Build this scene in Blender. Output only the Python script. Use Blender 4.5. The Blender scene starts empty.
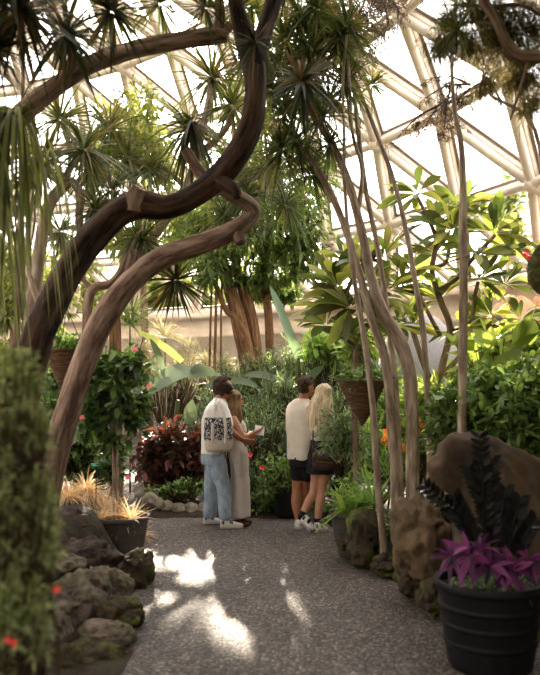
import bpy, bmesh, math, random
import numpy as np
from mathutils import Vector, Matrix
rng = np.random.default_rng(7)
random.seed(7)
GAIN = 1.75
F, H, TH = 787.0, 1.6, math.atan(47.5/787.0)
CT, ST = math.cos(TH), math.sin(TH)
COL = bpy.context.scene.collection

def W(px, py, Y):
    """a point seen at (px, py) of the photograph, Y metres in front of the camera"""
    x, z = (px-270)/F, -(py-337.5)/F
    k = Y/(CT-z*ST)
    return np.array([x*k, Y, H+(ST+z*CT)*k])
def PX(n, Y): return n*Y/F
def nrm(a): return a/np.maximum(np.linalg.norm(a, axis=-1, keepdims=True), 1e-9)

def vnoise(P, s=1.0, seed=0):
    """smooth value noise in -1..1"""
    P = np.asarray(P, float)*s+seed*17.13
    I = np.floor(P).astype(np.int64); f = P-I; f = f*f*(3-2*f)
    def h(i):
        n = (i[..., 0]*374761393+i[..., 1]*668265263+i[..., 2]*2147483647) & 0x7fffffff
        n = ((n ^ (n >> 13))*1274126177) & 0x7fffffff
        return ((n ^ (n >> 16)) & 0xffff)/32767.5-1
    r = 0
    for a in (0, 1):
        for b in (0, 1):
            for c in (0, 1):
                w = (f[..., 0] if a else 1-f[..., 0])*(f[..., 1] if b else 1-f[..., 1])*(f[..., 2] if c else 1-f[..., 2])
                r = r+w*h(I+np.array([a, b, c]))
    return r
def fbm(P, s=1.0, o=3, seed=0):
    return sum(vnoise(P, s*2**k, seed+k)/2**k for k in range(o))

# ------------------------------------------------------------------ objects
def tag(o, label=None, cat=None, group=None, kind=None):
    if label: o['label'] = label; o['kind'] = kind or 'thing'
    if cat: o['category'] = cat
    if group: o['group'] = group
    if kind: o['kind'] = kind
    return o
def thing(name, label, cat, loc, group=None):
    o = bpy.data.objects.new(name, None); COL.objects.link(o)
    o.location = Vector([float(v) for v in loc]); o.empty_display_size = .1
    return tag(o, label, cat, group)
def origin(o):
    p = np.zeros(3)
    while o is not None:
        p += np.array(o.location); o = o.parent
    return p

class MB:
    """collects vertices and faces, links them as ONE mesh object"""
    def __init__(s): s.v = []; s.fl = []; s.f4 = []; s.f3 = []; s.n = 0; s.poly = []
    def add(s, v, f, flow=None):
        v = np.asarray(v, float).reshape(-1, 3); s.fl.append(v if flow is None else flow.reshape(-1, 3))
        f = np.asarray(f, np.int64)
        if len(f):
            (s.f4 if f.shape[1] == 4 else s.f3).append(f+s.n)
        s.v.append(v); s.n += len(v)
        return s
    def ngon(s, v, idx):
        v = np.asarray(v, float).reshape(-1, 3)
        s.poly.append([i+s.n for i in idx]); s.v.append(v); s.fl.append(v); s.n += len(v); return s
    flow = False
    def mesh(s, name, off=np.zeros(3)):
        me = bpy.data.meshes.new(name)
        v = np.concatenate(s.v)-off if s.v else np.zeros((0, 3))
        loops, tot = [], []
        for f in s.f4: loops.append(f.ravel()); tot.append(np.full(len(f), 4))
        for f in s.f3: loops.append(f.ravel()); tot.append(np.full(len(f), 3))
        for p in s.poly: loops.append(np.array(p)); tot.append(np.array([len(p)]))
        loops = np.concatenate(loops).astype(np.int32); tot = np.concatenate(tot).astype(np.int32)
        me.vertices.add(len(v)); me.vertices.foreach_set('co', v.astype(np.float32).ravel())
        me.loops.add(len(loops)); me.loops.foreach_set('vertex_index', loops)
        me.polygons.add(len(tot))
        me.polygons.foreach_set('loop_start', np.concatenate([[0], np.cumsum(tot)[:-1]]).astype(np.int32))
        me.update(calc_edges=True)
        if s.flow:
            a = me.attributes.new('flow', 'FLOAT_VECTOR', 'POINT'); a.data.foreach_set('vector', np.concatenate(s.fl).astype(np.float32).ravel())
        return me
    def build(s, name, mat, parent=None, smooth=True):
        me = s.mesh(name, origin(parent) if parent is not None else np.zeros(3))
        if smooth: me.polygons.foreach_set('use_smooth', np.ones(len(me.polygons), bool))
        me.materials.append(mat)
        o = bpy.data.objects.new(name, me); COL.objects.link(o)
        if parent is not None: o.parent = parent
        return o
def recentre(o):
    """put a single-mesh thing's origin at its base"""
    me = o.data; n = len(me.vertices); v = np.zeros(n*3, np.float32); me.vertices.foreach_get('co', v); v = v.reshape(-1, 3)
    c = np.array([(v[:, 0].min()+v[:, 0].max())/2, (v[:, 1].min()+v[:, 1].max())/2, v[:, 2].min()])
    me.vertices.foreach_set('co', (v-c).astype(np.float32).ravel()); o.location = Vector(c.tolist()); me.update(); return o

# ------------------------------------------------------------------ shapes
def smooth_path(P, sub=5):
    P = np.asarray(P, float)
    if len(P) < 3 or sub <= 1: return P
    A = np.vstack([2*P[0]-P[1], P, 2*P[-1]-P[-2]]); out = []
    for i in range(1, len(A)-2):
        for t in np.arange(sub)/sub:
            p0, p1, p2, p3 = A[i-1:i+3]
            out.append(.5*(2*p1+(p2-p0)*t+(2*p0-5*p1+4*p2-p3)*t*t+(3*p1-p0-3*p2+p3)*t**3))
    out.append(P[-1]); return np.array(out)
def tube(mb, P, R, sides=8, sub=4, rough=0., seed=0, fscale=9., cap=True):
    R = np.broadcast_to(np.asarray(R, float), (len(P),)) if np.ndim(R) == 0 else np.asarray(R, float)
    Q = smooth_path(np.hstack([np.asarray(P, float), R[:, None]]), sub); P, R = Q[:, :3], np.maximum(Q[:, 3], 1e-4)
    T = nrm(np.gradient(P, axis=0)); u = np.cross(T[0], [.31, .2, .93]); u = u/np.linalg.norm(u); U = [u]
    for k in range(1, len(P)):
        u = U[-1]-T[k]*(U[-1]@T[k]); U.append(u/max(np.linalg.norm(u), 1e-9))
    U = np.array(U); V = np.cross(T, U); a = np.arange(sides)/sides*2*np.pi
    d = np.cos(a)[None, :, None]*U[:, None]+np.sin(a)[None, :, None]*V[:, None]
    r = np.repeat(R[:, None], sides, 1)
    if rough:
        L = np.concatenate([[0], np.cumsum(np.linalg.norm(np.diff(P, axis=0), axis=1))])
        c = np.stack([np.broadcast_to(np.cos(a)*2.2, r.shape), np.broadcast_to(np.sin(a)*2.2, r.shape), np.broadcast_to(L[:, None]*fscale*.35, r.shape)], -1)
        r = r*(1+rough*(vnoise(c, 1, seed)+.5*vnoise(c*np.array([2.2, 2.2, 1.5]), 1, seed+3)+.35*vnoise(c*np.array([.3, .3, 1.1]), 1, seed+5)))
    v = P[:, None]+d*r[..., None]; n = len(P)
    i = np.arange(n-1)[:, None]*sides+np.arange(sides)[None]; j = np.arange(n-1)[:, None]*sides+(np.arange(sides)[None]+1) % sides
    L = np.concatenate([[0], np.cumsum(np.linalg.norm(np.diff(P, axis=0), axis=1))]); r0 = R.mean()
    fl = np.stack([np.broadcast_to(np.cos(a)*r0, r.shape), np.broadcast_to(np.sin(a)*r0, r.shape), np.broadcast_to(L[:, None]+seed*3.1, r.shape)], -1)
    mb.add(v, np.stack([i, j, j+sides, i+sides], -1).reshape(-1, 4), fl); mb.flow = True
    if cap:
        for k, rev in ((0, 1), (n-1, 0)):
            b = v[k]; idx = list(range(sides)); mb.ngon(b, idx[::-1] if rev else idx)
    return mb
def lathe(mb, c, prof, n=40, sx=1, sy=1, rot=0.):
    """prof: list of (radius, z)"""
    a = np.arange(n)/n*2*np.pi; pr = np.array(prof, float)
    x, y = np.cos(a)*sx, np.sin(a)*sy; x, y = x*math.cos(rot)-y*math.sin(rot), x*math.sin(rot)+y*math.cos(rot)
    v = np.stack([pr[:, 0, None]*x, pr[:, 0, None]*y, np.broadcast_to(pr[:, 1, None], (len(pr), n))], -1)+np.asarray(c, float)
    i = np.arange(len(pr)-1)[:, None]*n+np.arange(n)[None]; j = np.arange(len(pr)-1)[:, None]*n+(np.arange(n)[None]+1) % n
    return mb.add(v, np.stack([i, j, j+n, i+n], -1).reshape(-1, 4))
def box(mb, c, s, R=None):
    v = np.array([[x, y, z] for x in (-1, 1) for y in (-1, 1) for z in (-1, 1)], float)*np.asarray(s, float)/2
    if R is not None: v = v@np.asarray(R).T
    return mb.add(v+np.asarray(c, float), [[0, 1, 3, 2], [4, 6, 7, 5], [0, 4, 5, 1], [2, 3, 7, 6], [0, 2, 6, 4], [1, 5, 7, 3]])
_ico = {}
def ico(n):
    if n not in _ico:
        bm = bmesh.new(); bmesh.ops.create_icosphere(bm, subdivisions=n, radius=1)
        _ico[n] = (np.array([v.co[:] for v in bm.verts]), np.array([[v.index for v in f.verts] for f in bm.faces])); bm.free()
    return _ico[n]
def ball(mb, c, r, n=2, R=None):
    v, f = ico(n); v = v*np.asarray(r, float)
    if R is not None: v = v@np.asarray(R).T
    return mb.add(v+np.asarray(c, float), f)

def fuse(mb, name, mat, parent, vox=.009, sm=3, noise=0., ns=9., seed=0):
    """melt the overlapping volumes of mb into one continuous surface"""
    o = mb.build(name, mat, parent); r = o.modifiers.new('r', 'REMESH'); r.mode = 'VOXEL'; r.voxel_size = vox; r.use_smooth_shade = True
    s = o.modifiers.new('s', 'SMOOTH'); s.iterations = sm; s.factor = .5
    dg = bpy.context.evaluated_depsgraph_get(); me = bpy.data.meshes.new_from_object(o.evaluated_get(dg)); old = o.data; o.modifiers.clear(); o.data = me; me.name = name; bpy.data.meshes.remove(old)
    if noise:
        n = len(me.vertices); v = np.zeros(n*3, np.float32); me.vertices.foreach_get('co', v); v = v.reshape(-1, 3).astype(float); nn = np.zeros(n*3, np.float32); me.vertices.foreach_get('normal', nn)
        v = v+nn.reshape(-1, 3)*(noise*fbm(v*np.array([1, 1, .45]), ns, 3, seed))[:, None]; me.vertices.foreach_set('co', v.astype(np.float32).ravel()); me.update()
    if not me.materials: me.materials.append(mat)
    me.polygons.foreach_set('use_smooth', np.ones(len(me.polygons), bool)); return o

PROF = {'sword': lambda s: np.minimum(1, .55+s*2.2)*(1-s**2.2)**.8+.02,
        'oval': lambda s: np.sin(np.pi*np.clip(s, .02, .98)**.85)**.75+.02,
        'obov': lambda s: np.sin(np.pi*np.clip(s, .02, .985)**1.5)**.8+.05,
        'lance': lambda s: np.sin(np.pi*np.clip(s, .02, .98)**.8)+.02,
        'strap': lambda s: np.minimum(1, .7+s*1.5)*(1-s**5)**.8+.02}
def leaves(mb, P, D, L, Wd, droop=.2, prof='oval', seg=4, cols=3, fold=.25, up=None, jit=.4, wave=0.):
    """a batch of leaf blades: P roots, D directions, L lengths, Wd widths"""
    P = np.asarray(P, float).reshape(-1, 3); n = len(P); D = nrm(np.asarray(D, float).reshape(-1, 3))
    L = np.broadcast_to(L, (n,)).astype(float); Wd = np.broadcast_to(Wd, (n,)).astype(float); droop = np.broadcast_to(droop, (n,)).astype(float)
    U = (np.array([0, 0, 1.]) if up is None else np.asarray(up, float))+rng.normal(0, jit, (n, 3))
    S = nrm(np.cross(D, U)); N = np.cross(S, D); s = np.linspace(0, 1, seg+1); w = PROF[prof](s)
    C = P[:, None]+D[:, None]*(L[:, None]*s)[..., None]
    C[..., 2] -= (droop*L)[:, None]*s[None]**2
    if wave: C = C+N[:, None]*(wave*L[:, None]*np.sin(s*7+rng.uniform(0, 6, (n, 1))))[..., None]
    cc = np.array([-1., 1]) if cols == 2 else np.array([-1., 0, 1])
    v = C[:, :, None]+S[:, None, None]*(Wd[:, None, None]*w[None, :, None]*cc/2)[..., None]+N[:, None, None]*(fold*Wd[:, None, None]*w[None, :, None]*np.abs(cc)/2)[..., None]
    k = len(cc); m = (seg+1)*k; q = []
    for a in range(seg):
        for b in range(k-1):
            q.append([a*k+b, a*k+b+1, (a+1)*k+b+1, (a+1)*k+b])
    q = np.array(q)[None]+(np.arange(n)*m)[:, None, None]
    return mb.add(v, q.reshape(-1, 4))
def sph(n): return nrm(rng.normal(size=(n, 3)))
def rosette(mb, c, r, n=60, w=.07, axis=(0, 0, 1), lo=-.75, droop=.35, prof='sword', seg=5, cols=3, fold=.35, core=.05, jit=.15):
    """a head of leaves round an axis"""
    ax = nrm(np.asarray(axis, float)); cz = rng.uniform(lo, .97, n); a = rng.uniform(0, 2*np.pi, n)
    u = nrm(np.cross(ax, [.3, .9, .1])); v = np.cross(ax, u); q = np.sqrt(1-cz**2)
    D = cz[:, None]*ax+q[:, None]*(np.cos(a)[:, None]*u+np.sin(a)[:, None]*v)
    L = r*rng.uniform(.75, 1.08, n)
    return leaves(mb, np.asarray(c)+D*core*r, D, L, L*w*rng.uniform(.8, 1.2, n), droop*rng.uniform(.3, 1.4, n), prof, seg, cols, fold, up=ax, jit=jit)
def cloud(c, rad, n, shell=.45, lo=-1.):
    d = sph(n); d[:, 2] = np.where(d[:, 2] < lo, -d[:, 2], d[:, 2])
    return np.asarray(c)+d*np.asarray(rad)*(rng.uniform(shell**3, 1, n)**(1/3.))[:, None], d

# ------------------------------------------------------------------ materials
def _mat(name):
    m = bpy.data.materials.new(name); m.use_nodes = True; nt = m.node_tree; nt.nodes.clear()
    return m, nt, (lambda t, **k: _node(nt, t, **k)), nt.links.new
def _node(nt, t, **k):
    n = nt.nodes.new(t)
    for a, b in k.items():
        if a.startswith('i_'): n.inputs[a[2:].replace('_', ' ')].default_value = b
        else: setattr(n, a, b)
    return n
def ramp(nt, stops):
    r = nt.nodes.new('ShaderNodeValToRGB'); e = r.color_ramp.elements
    while len(e) > 1: e.remove(e[-1])
    e[0].position, e[0].color = stops[0][0], (*stops[0][1], 1)
    for p, c in stops[1:]:
        x = e.new(p); x.color = (*c, 1)
    return r
def hexc(h):
    c = [int(h[i:i+2], 16)/255 for i in (0, 2, 4)]
    return tuple(v/12.92 if v <= .04045 else ((v+.055)/1.055)**2.4 for v in c)
def tone(c, sat=.8, g=1.):
    y = .2126*c[0]+.7152*c[1]+.0722*c[2]; w = (1.06, .99, .98)
    return tuple(min(.9, (y+(v-y)*sat)*GAIN*g*k) for v, k in zip(c, w))
def leaf_mat(name, cols, trans=.4, rough=.45, tint=(1.15, 1.1, .65), spec=.5, gain=1., sat=.8):
    """leaf colours vary from blade to blade; light comes through the blades"""
    m, nt, N, L = _mat(name); out = N('ShaderNodeOutputMaterial'); g = N('ShaderNodeNewGeometry')
    cols = [tone(hexc(c), sat, gain) if isinstance(c, str) else c for c in cols]
    r = ramp(nt, [(k/max(1, len(cols)-1), c) for k, c in enumerate(cols)]); L(g.outputs['Random Per Island'], r.inputs[0])
    p = N('ShaderNodeBsdfPrincipled'); p.inputs['Roughness'].default_value = rough; p.inputs['Specular IOR Level'].default_value = spec
    L(r.outputs[0], p.inputs['Base Color'])
    mx = N('ShaderNodeMix', data_type='RGBA', blend_type='MULTIPLY'); mx.inputs[0].default_value = 1
    L(r.outputs[0], mx.inputs[6]); mx.inputs[7].default_value = (*[t*1.5 for t in tint], 1)
    t = N('ShaderNodeBsdfTranslucent'); L(mx.outputs[2], t.inputs[0])
    s = N('ShaderNodeMixShader'); s.inputs[0].default_value = trans
    L(p.outputs[0], s.inputs[1]); L(t.outputs[0], s.inputs[2]); L(s.outputs[0], out.inputs[0]); return m
def noise_mat(name, c1, c2, scale=8., stretch=(1, 1, 1), rough=.8, bump=.3, c3=None, detail=6, metal=0., spec=.3, lo=.35, hi=.65, bdist=.02, c3s=None):
    m, nt, N, L = _mat(name); out = N('ShaderNodeOutputMaterial'); p = N('ShaderNodeBsdfPrincipled')
    tc = N('ShaderNodeTexCoord'); mp = N('ShaderNodeMapping'); mp.inputs['Scale'].default_value = stretch
    L(tc.outputs['Object'], mp.inputs[0]); n = N('ShaderNodeTexNoise'); n.inputs['Scale'].default_value = scale; n.inputs['Detail'].default_value = detail
    n.inputs['Roughness'].default_value = .65
    L(mp.outputs[0], n.inputs['Vector']); c1, c2 = [hexc(c) if isinstance(c, str) else c for c in (c1, c2)]
    r = ramp(nt, [(lo, c1), (hi, c2)]); L(n.outputs[0], r.inputs[0]); col = r.outputs[0]
    if c3 is not None:
        n2 = N('ShaderNodeTexNoise'); n2.inputs['Scale'].default_value = c3s or scale*.35; n2.inputs['Detail'].default_value = 4; L(tc.outputs['Object'], n2.inputs['Vector'])
        r2 = ramp(nt, [(.5, (0, 0, 0)), (.62, (1, 1, 1))]); L(n2.outputs[0], r2.inputs[0])
        mx = N('ShaderNodeMix', data_type='RGBA'); L(r2.outputs[0], mx.inputs[0]); L(col, mx.inputs[6]); mx.inputs[7].default_value = (*(hexc(c3) if isinstance(c3, str) else c3), 1); col = mx.outputs[2]
    L(col, p.inputs['Base Color']); p.inputs['Roughness'].default_value = rough; p.inputs['Metallic'].default_value = metal; p.inputs['Specular IOR Level'].default_value = spec
    if bump:
        b = N('ShaderNodeBump'); b.inputs['Strength'].default_value = bump; b.inputs['Distance'].default_value = bdist; L(n.outputs[0], b.inputs['Height']); L(b.outputs[0], p.inputs['Normal'])
    L(p.outputs[0], out.inputs[0]); return m
def plain(name, c, rough=.6, metal=0., spec=.4, bump=0., bs=60.): return noise_mat(name, tuple(v*.88 for v in (hexc(c) if isinstance(c, str) else c)), c, bs, rough=rough, bump=bump, metal=metal, spec=spec, bdist=.004)
def bark_mat(name, c1, c2, scale=6., k=.16, bump=.7):
    """bark in long streaks along the branch, from the coordinates that tube() stores"""
    m = noise_mat(name, c1, c2, scale*4, (1, 1, k), .85, bump, lo=.4, hi=.66, bdist=.03); nt = m.node_tree
    at = nt.nodes.new('ShaderNodeAttribute'); at.attribute_name = 'flow'
    mp = [n for n in nt.nodes if n.type == 'MAPPING'][0]; nt.links.new(at.outputs['Vector'], mp.inputs[0]); return m

M = {}
def asphalt_mat():
    m, nt, N, L = _mat('asphalt'); out = N('ShaderNodeOutputMaterial'); p = N('ShaderNodeBsdfPrincipled'); tc = N('ShaderNodeTexCoord')
    v = N('ShaderNodeTexVoronoi'); v.inputs['Scale'].default_value = 62; L(tc.outputs['Object'], v.inputs['Vector']); sp = N('ShaderNodeSeparateColor'); L(v.outputs['Color'], sp.inputs[0])
    r = ramp(nt, [(0, hexc('322d2b')), (.5, hexc('514a47')), (.85, hexc('6d6461')), (1, hexc('a0968f'))]); L(sp.outputs[0], r.inputs[0])
    n = N('ShaderNodeTexNoise'); n.inputs['Scale'].default_value = 1.3; n.inputs['Detail'].default_value = 6; L(tc.outputs['Object'], n.inputs['Vector']); r2 = ramp(nt, [(.35, (.86, .83, .81)), (.65, (1.3, 1.25, 1.21))]); L(n.outputs[0], r2.inputs[0])
    mx = N('ShaderNodeMix', data_type='RGBA', blend_type='MULTIPLY'); mx.inputs[0].default_value = 1; L(r.outputs[0], mx.inputs[6]); L(r2.outputs[0], mx.inputs[7]); L(mx.outputs[2], p.inputs['Base Color'])
    rr = N('ShaderNodeMapRange'); rr.inputs[3].default_value = .42; rr.inputs[4].default_value = .75; L(sp.outputs[1], rr.inputs[0]); L(rr.outputs[0], p.inputs['Roughness']); p.inputs['Specular IOR Level'].default_value = .5
    b = N('ShaderNodeBump'); b.inputs['Strength'].default_value = .8; b.inputs['Distance'].default_value = .012; b.invert = True; L(v.outputs['Distance'], b.inputs['Height']); L(b.outputs[0], p.inputs['Normal']); L(p.outputs[0], out.inputs[0]); return m
M['asphalt'] = asphalt_mat()
M['soil'] = noise_mat('soil', '1d1612', '4a3a2c', 14., bump=.8, c3='3b3a22', bdist=.04)
M['concrete'] = noise_mat('pale wall render', 'dccbb8', 'f2e6d8', 2.2, bump=.3, c3='d0bfac')
M['steel'] = noise_mat('painted dome steel', 'ddd0c0', 'ebe2d6', 3., rough=.45, bump=0, spec=.5)
M['gasket'] = plain('dark glazing bar', '7d6c5c', .5)
M['rock'] = noise_mat('grey rock', '4b4038', '8b7c6d', 7., bump=1., c3='5b5a35', c3s=5., bdist=.05)
M['rockbrown'] = noise_mat('brown lava rock', '2f2622', '5d4d43', 12., bump=1., bdist=.06)
M['rockmoss'] = noise_mat('mossy rock', '30291f', '55482f', 8., bump=1., c3='5d6a20', c3s=4., bdist=.05)
M['rocktan'] = noise_mat('tan rock', '54442f', '7d6850', 5., bump=.9, c3='473a28', c3s=3., bdist=.04)
M['driftwood'] = noise_mat('weathered driftwood', '4a3b2f', '75614e', 5., (1, 1, .35), .85, .8, bdist=.03, c3='382c22')
M['barkdark'] = bark_mat('dark furrowed bark', '1a1210', '6a5040', 4.5)
M['bark'] = bark_mat('brown bark', '624b3e', 'b89c88', 5.)
M['barklight'] = bark_mat('pale stem bark', '8d7866', 'd6c3b0', 6.)
M['barkred'] = bark_mat('reddish bark', '5c3f2c', '9a7350', 6.)
M['twig'] = plain('twig', '4a3a28', .8)
M['twigpurple'] = plain('dark twig', '3a2830', .8)
M['stemgreen'] = plain('green stem', '4c5a2a', .6)
M['potdark'] = noise_mat('charcoal plastic', '0c0c0e', '141416', 20., rough=.55, bump=.05, spec=.25)
M['potgrey'] = noise_mat('dark grey pot', '3a3836', '4c4946', 12., rough=.6, bump=.1)
M['potbrown'] = noise_mat('charcoal pot', '4a4340', '5f5753', 12., rough=.6, bump=.1)
M['wicker'] = noise_mat('woven wicker', '3a281a', '80624a', 30., (.3, .3, 3.), .8, .8, bdist=.02)
M['mossball'] = noise_mat('sphagnum moss', '3b3d1c', '76733a', 30., bump=1., bdist=.03)
M['wire'] = plain('wire', '3a3632', .5, .6)

L_ = leaf_mat
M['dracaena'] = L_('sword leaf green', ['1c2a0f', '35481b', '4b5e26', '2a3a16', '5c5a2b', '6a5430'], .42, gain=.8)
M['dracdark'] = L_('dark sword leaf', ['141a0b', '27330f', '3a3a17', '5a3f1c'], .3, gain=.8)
M['straphang'] = L_('long strap leaf', ['2e3a1c', '56632c', '7d8445', '3c4a20'], .45)
M['ficus'] = L_('small glossy leaf', ['26380f', '3f561c', '57702a', '31471a'], .5)
M['oleander'] = L_('narrow shrub leaf', ['2c4226', '48633e', '657f55', '38502f', '809870'], .38)
M['olive'] = L_('grey green needle', ['3f4a2c', '5e6c42', '7c8a58', '4a5730'], .4, gain=1.6)
M['plumeria'] = L_('plumeria leaf', ['34491a', '536b22', '75862c', '8d9236', '2f4519', '5c5228'], .42, .4, gain=.9)
M['bigleaf'] = L_('broad tropical leaf', ['4d6c1c', '74902a', '36561f', '8c9e3a', '2f4c28'], .4, .35)
M['glossy'] = L_('glossy shrub leaf', ['2c4a1a', '486c2a', '6d8c3c', '365620'], .4, .25, spec=.7, gain=.95)
M['hibiscus'] = L_('hibiscus leaf', ['1c3216', '2c4a20', '45642c', '5d7f34'], .4, .4)
M['redleaf'] = L_('copper red leaf', ['3a1c18', '5a2a26', '7d423a', '3a2a1c', '34301e', '2c2818', '33351f'], .3, .45, (1.3, .9, .7))
M['banana'] = L_('banana leaf', ['4a5e48', '5c7156', '3f543d'], .25, .4, (1, 1, .8), gain=.8)
M['agave'] = L_('blue green sword', ['4a6a58', '5f7f68'], .3, .4)
M['dryleaf'] = L_('dry grass', ['b09478', 'cdb598', '8f7454', 'dcc9b0'], .45, .6, (1.1, 1, .7))
M['palm'] = L_('fan palm', ['2f4216', '4f6428', '6f8038', '3a4c1c'], .45)
M['mist'] = L_('grey grass blade', ['6f7060', '84826f', '62644f'], .35, .6)  # greyed: the background haze is put into the blade colour
M['fern'] = L_('bright fern', ['42701f', '68922c', '86ac3c', '35601f'], .45, .4, gain=.85)
M['purple'] = L_('purple leaf', ['35143a', '6a2464', '8f4080', '1e1226', '401c40', '241c2a'], .35, .4, (1.2, .8, 1.2))
M['raven'] = L_('near black leaflet', ['0a0d0c', '10130f', '15121a'], .05, .4, spec=.25, gain=.8)
M['lacy'] = L_('lacy leaflet', ['3a3020', '4a4326', '5a4a50', '3c2c3c'], .4)
M['farleaf'] = L_('tree leaf', ['3c4a22', '5d6b34', '7d8648'], .5)
M['needle'] = L_('hanging needle', ['2c3018', '4a4a24', '6d6434', '3a2c1c'], .35)
M['yellowstrap'] = L_('yellow edged leaf', ['a9ad35', '8a9a35', 'c0bc50'], .5)
M['flowerred'] = L_('red petal', ['c01c18', 'd8302a'], .4, .5, (1.2, .8, .8))
M['flowerpink'] = L_('pink petal', ['c04860', 'd86a80'], .4, .5, (1.2, .9, .9))
M['flowerorange'] = L_('orange petal', ['e08a2c', 'eaa648', 'd87424'], .3, .5, (1.1, 1, .7), gain=.75, sat=1)
SUN_E, SKY_E, EXPO = 14.5, 3.0, 0.85
# ================================================================== THE SETTING
PATH = np.array([(-.75, -2.5), (-.76, 3.5), (-.79, 4.4), (-.86, 5.2), (-1.03, 6.2), (-1.12, 6.9), (-1.3, 7.5), (-1.42, 8.1), (-1.5, 8.9), (-1.5, 9.45), (-1.1, 9.6),
                 (-.6, 9.6), (0, 9.55), (.35, 9.5), (.62, 9.2), (.78, 8.6), (.74, 7.7), (.98, 6.9), (1.05, 6.2), (1.12, 5.5), (1.5, 5.15), (2.0, 4.6), (2.3, 3.5), (2.3, -2.5)])
def path_dist(x, y):
    """signed distance to the edge of the path, negative on the path"""
    p = np.stack([x, y], -1); A = PATH; B = np.roll(PATH, -1, 0); d = np.full(x.shape, 1e9); ins = np.zeros(x.shape, bool)
    for a, b in zip(A, B):
        ab = b-a; t = np.clip(((p-a)@ab)/(ab@ab), 0, 1); d = np.minimum(d, np.linalg.norm(p-a-t[..., None]*ab, axis=-1))
        c = (a[1] > y) != (b[1] > y)
        with np.errstate(all='ignore'): ins ^= c & (x < (b[0]-a[0])*(y-a[1])/(b[1]-a[1]+1e-12)+a[0])
    return np.where(ins, -d, d)
def bed_z(x, y):
    x = np.asarray(x, float); y = np.asarray(y, float); d = path_dist(x, y)
    left = np.clip((-.6-x)/.5, 0, 1)*np.clip((9.3-y)/1.0, 0, 1); right = np.clip((x-.6)/.6, 0, 1)*np.clip((9.5-y)/2, 0, 1)
    h = .12+.36*left+.2*right; q = left*np.clip((6.9-y)/.6, 0, 1); t = np.clip((d-.04-.25*q)/(.4+.5*q), 0, 1); t = t*t*(3-2*t)
    n = fbm(np.stack([x, y, 0*x], -1), 2.2, 3, 4)*.045*np.clip(d/.4, 0, 1)
    return np.where(d > 0, .012+h*t+n*t, -.06)
def gz(x, y): return float(bed_z(np.array([x]), np.array([y]))[0])

def grid(x0, x1, nx, y0, y1, ny, zf):
    X, Y = np.meshgrid(np.linspace(x0, x1, nx), np.linspace(y0, y1, ny)); Z = zf(X, Y)
    v = np.stack([X, Y, Z], -1).reshape(-1, 3); i = (np.arange(ny-1)[:, None]*nx+np.arange(nx-1)[None]).ravel()
    return v, np.stack([i, i+1, i+nx+1, i+nx], -1)
mb = MB(); v, f = grid(-3.2, 3.6, 120, -3, 10.5, 220, lambda X, Y: .004*fbm(np.stack([X, Y, 0*X], -1), 3, 3, 2)); mb.add(v, f); tag(mb.build('path', M['asphalt']), kind='structure')
mb = MB(); v, f = grid(-12, 6.4, 230, -2.5, 23.5, 320, bed_z); mb.add(v, f); tag(mb.build('planting_bed', M['soil']), kind='structure')
mb = MB(); v, f = grid(-90, 70, 8, -40, 120, 8, lambda X, Y: X*0-.1); mb.add(v, f); tag(mb.build('ground', noise_mat('outside lawn', '4c5230', '7d7a4c', .6, bump=0)), kind='structure')

# the dome: rings of nodes on a sphere, every ring turned half a step
DC, DR, PH0, DPH, E0, DE = np.array([-10.299, 7.494, -8.612]), 21.0, 1.066, .12587, .881, .086
NRING = 50; DPH = 2*np.pi/NRING
def node(k, j):
    ph = PH0+DPH*(k-.5*j)+(.12587-DPH)*0; el = E0-DE*j
    return DC+DR*np.array([math.cos(el)*math.sin(ph), math.cos(el)*math.cos(ph), math.sin(el)])
JB, JT = 3, -6
ctr = DC
def strut(mb, mg, a, b, r=.085):
    """a round steel member under a flat glazing bar"""
    mid = (a+b)/2; n = nrm(mid-ctr); t = nrm(b-a)
    tube(mb, [a, b], [r, r], 10, 1, cap=False)
    u = np.cross(n, t)
    for off, w, h, m_ in ((r+.05, .12, .1, mb), (r+.12, .22, .03, mg)):
        c0, c1 = a+n*off, b+n*off
        vv = [c+u*sx*w/2+n*sn*h/2 for c in (c0, c1) for sx, sn in ((-1, -1), (1, -1), (1, 1), (-1, 1))]
        m_.add(vv, [[0, 1, 5, 4], [1, 2, 6, 5], [2, 3, 7, 6], [3, 0, 4, 7]])
ms, mg, gl = MB(), MB(), MB()
for j in range(JT, JB+1):
    for k in range(NRING):
        a = node(k, j); ball(ms, a, .15, 2)
        strut(ms, mg, a, node(k+1, j))
        if j < JB:
            strut(ms, mg, a, node(k, j+1)); strut(ms, mg, a, node(k+1, j+1))
            up = nrm(a-ctr)*.2
            gl.add([a+up, node(k, j+1)+up, node(k+1, j+1)+up], [[0, 1, 2]])
            gl.add([a+up, node(k+1, j+1)+up, node(k+1, j)+up], [[0, 1, 2]])
        if j == JT:
            top = DC+np.array([0, 0, DR]); strut(ms, mg, a, top) if k % 2 == 0 else None
            up = nrm(a-ctr)*.2; gl.add([a+up, node(k+1, j)+up, top+up/2], [[0, 1, 2]])
tag(ms.build('ceiling', M['steel']), kind='structure'); tag(mg.build('ceiling_trim', M['gasket']), kind='structure')
m, nt, N, L = _mat('dome glass'); o_ = N('ShaderNodeOutputMaterial'); t_ = N('ShaderNodeBsdfTransparent'); t_.inputs[0].default_value = (.97, .96, .95, 1)
g_ = N('ShaderNodeBsdfGlossy'); g_.inputs['Roughness'].default_value = .08; lw = N('ShaderNodeLayerWeight'); lw.inputs[0].default_value = .15
mm = N('ShaderNodeMath', operation='MULTIPLY'); mm.inputs[1].default_value = .4; L(lw.outputs['Fresnel'], mm.inputs[0])
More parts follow.
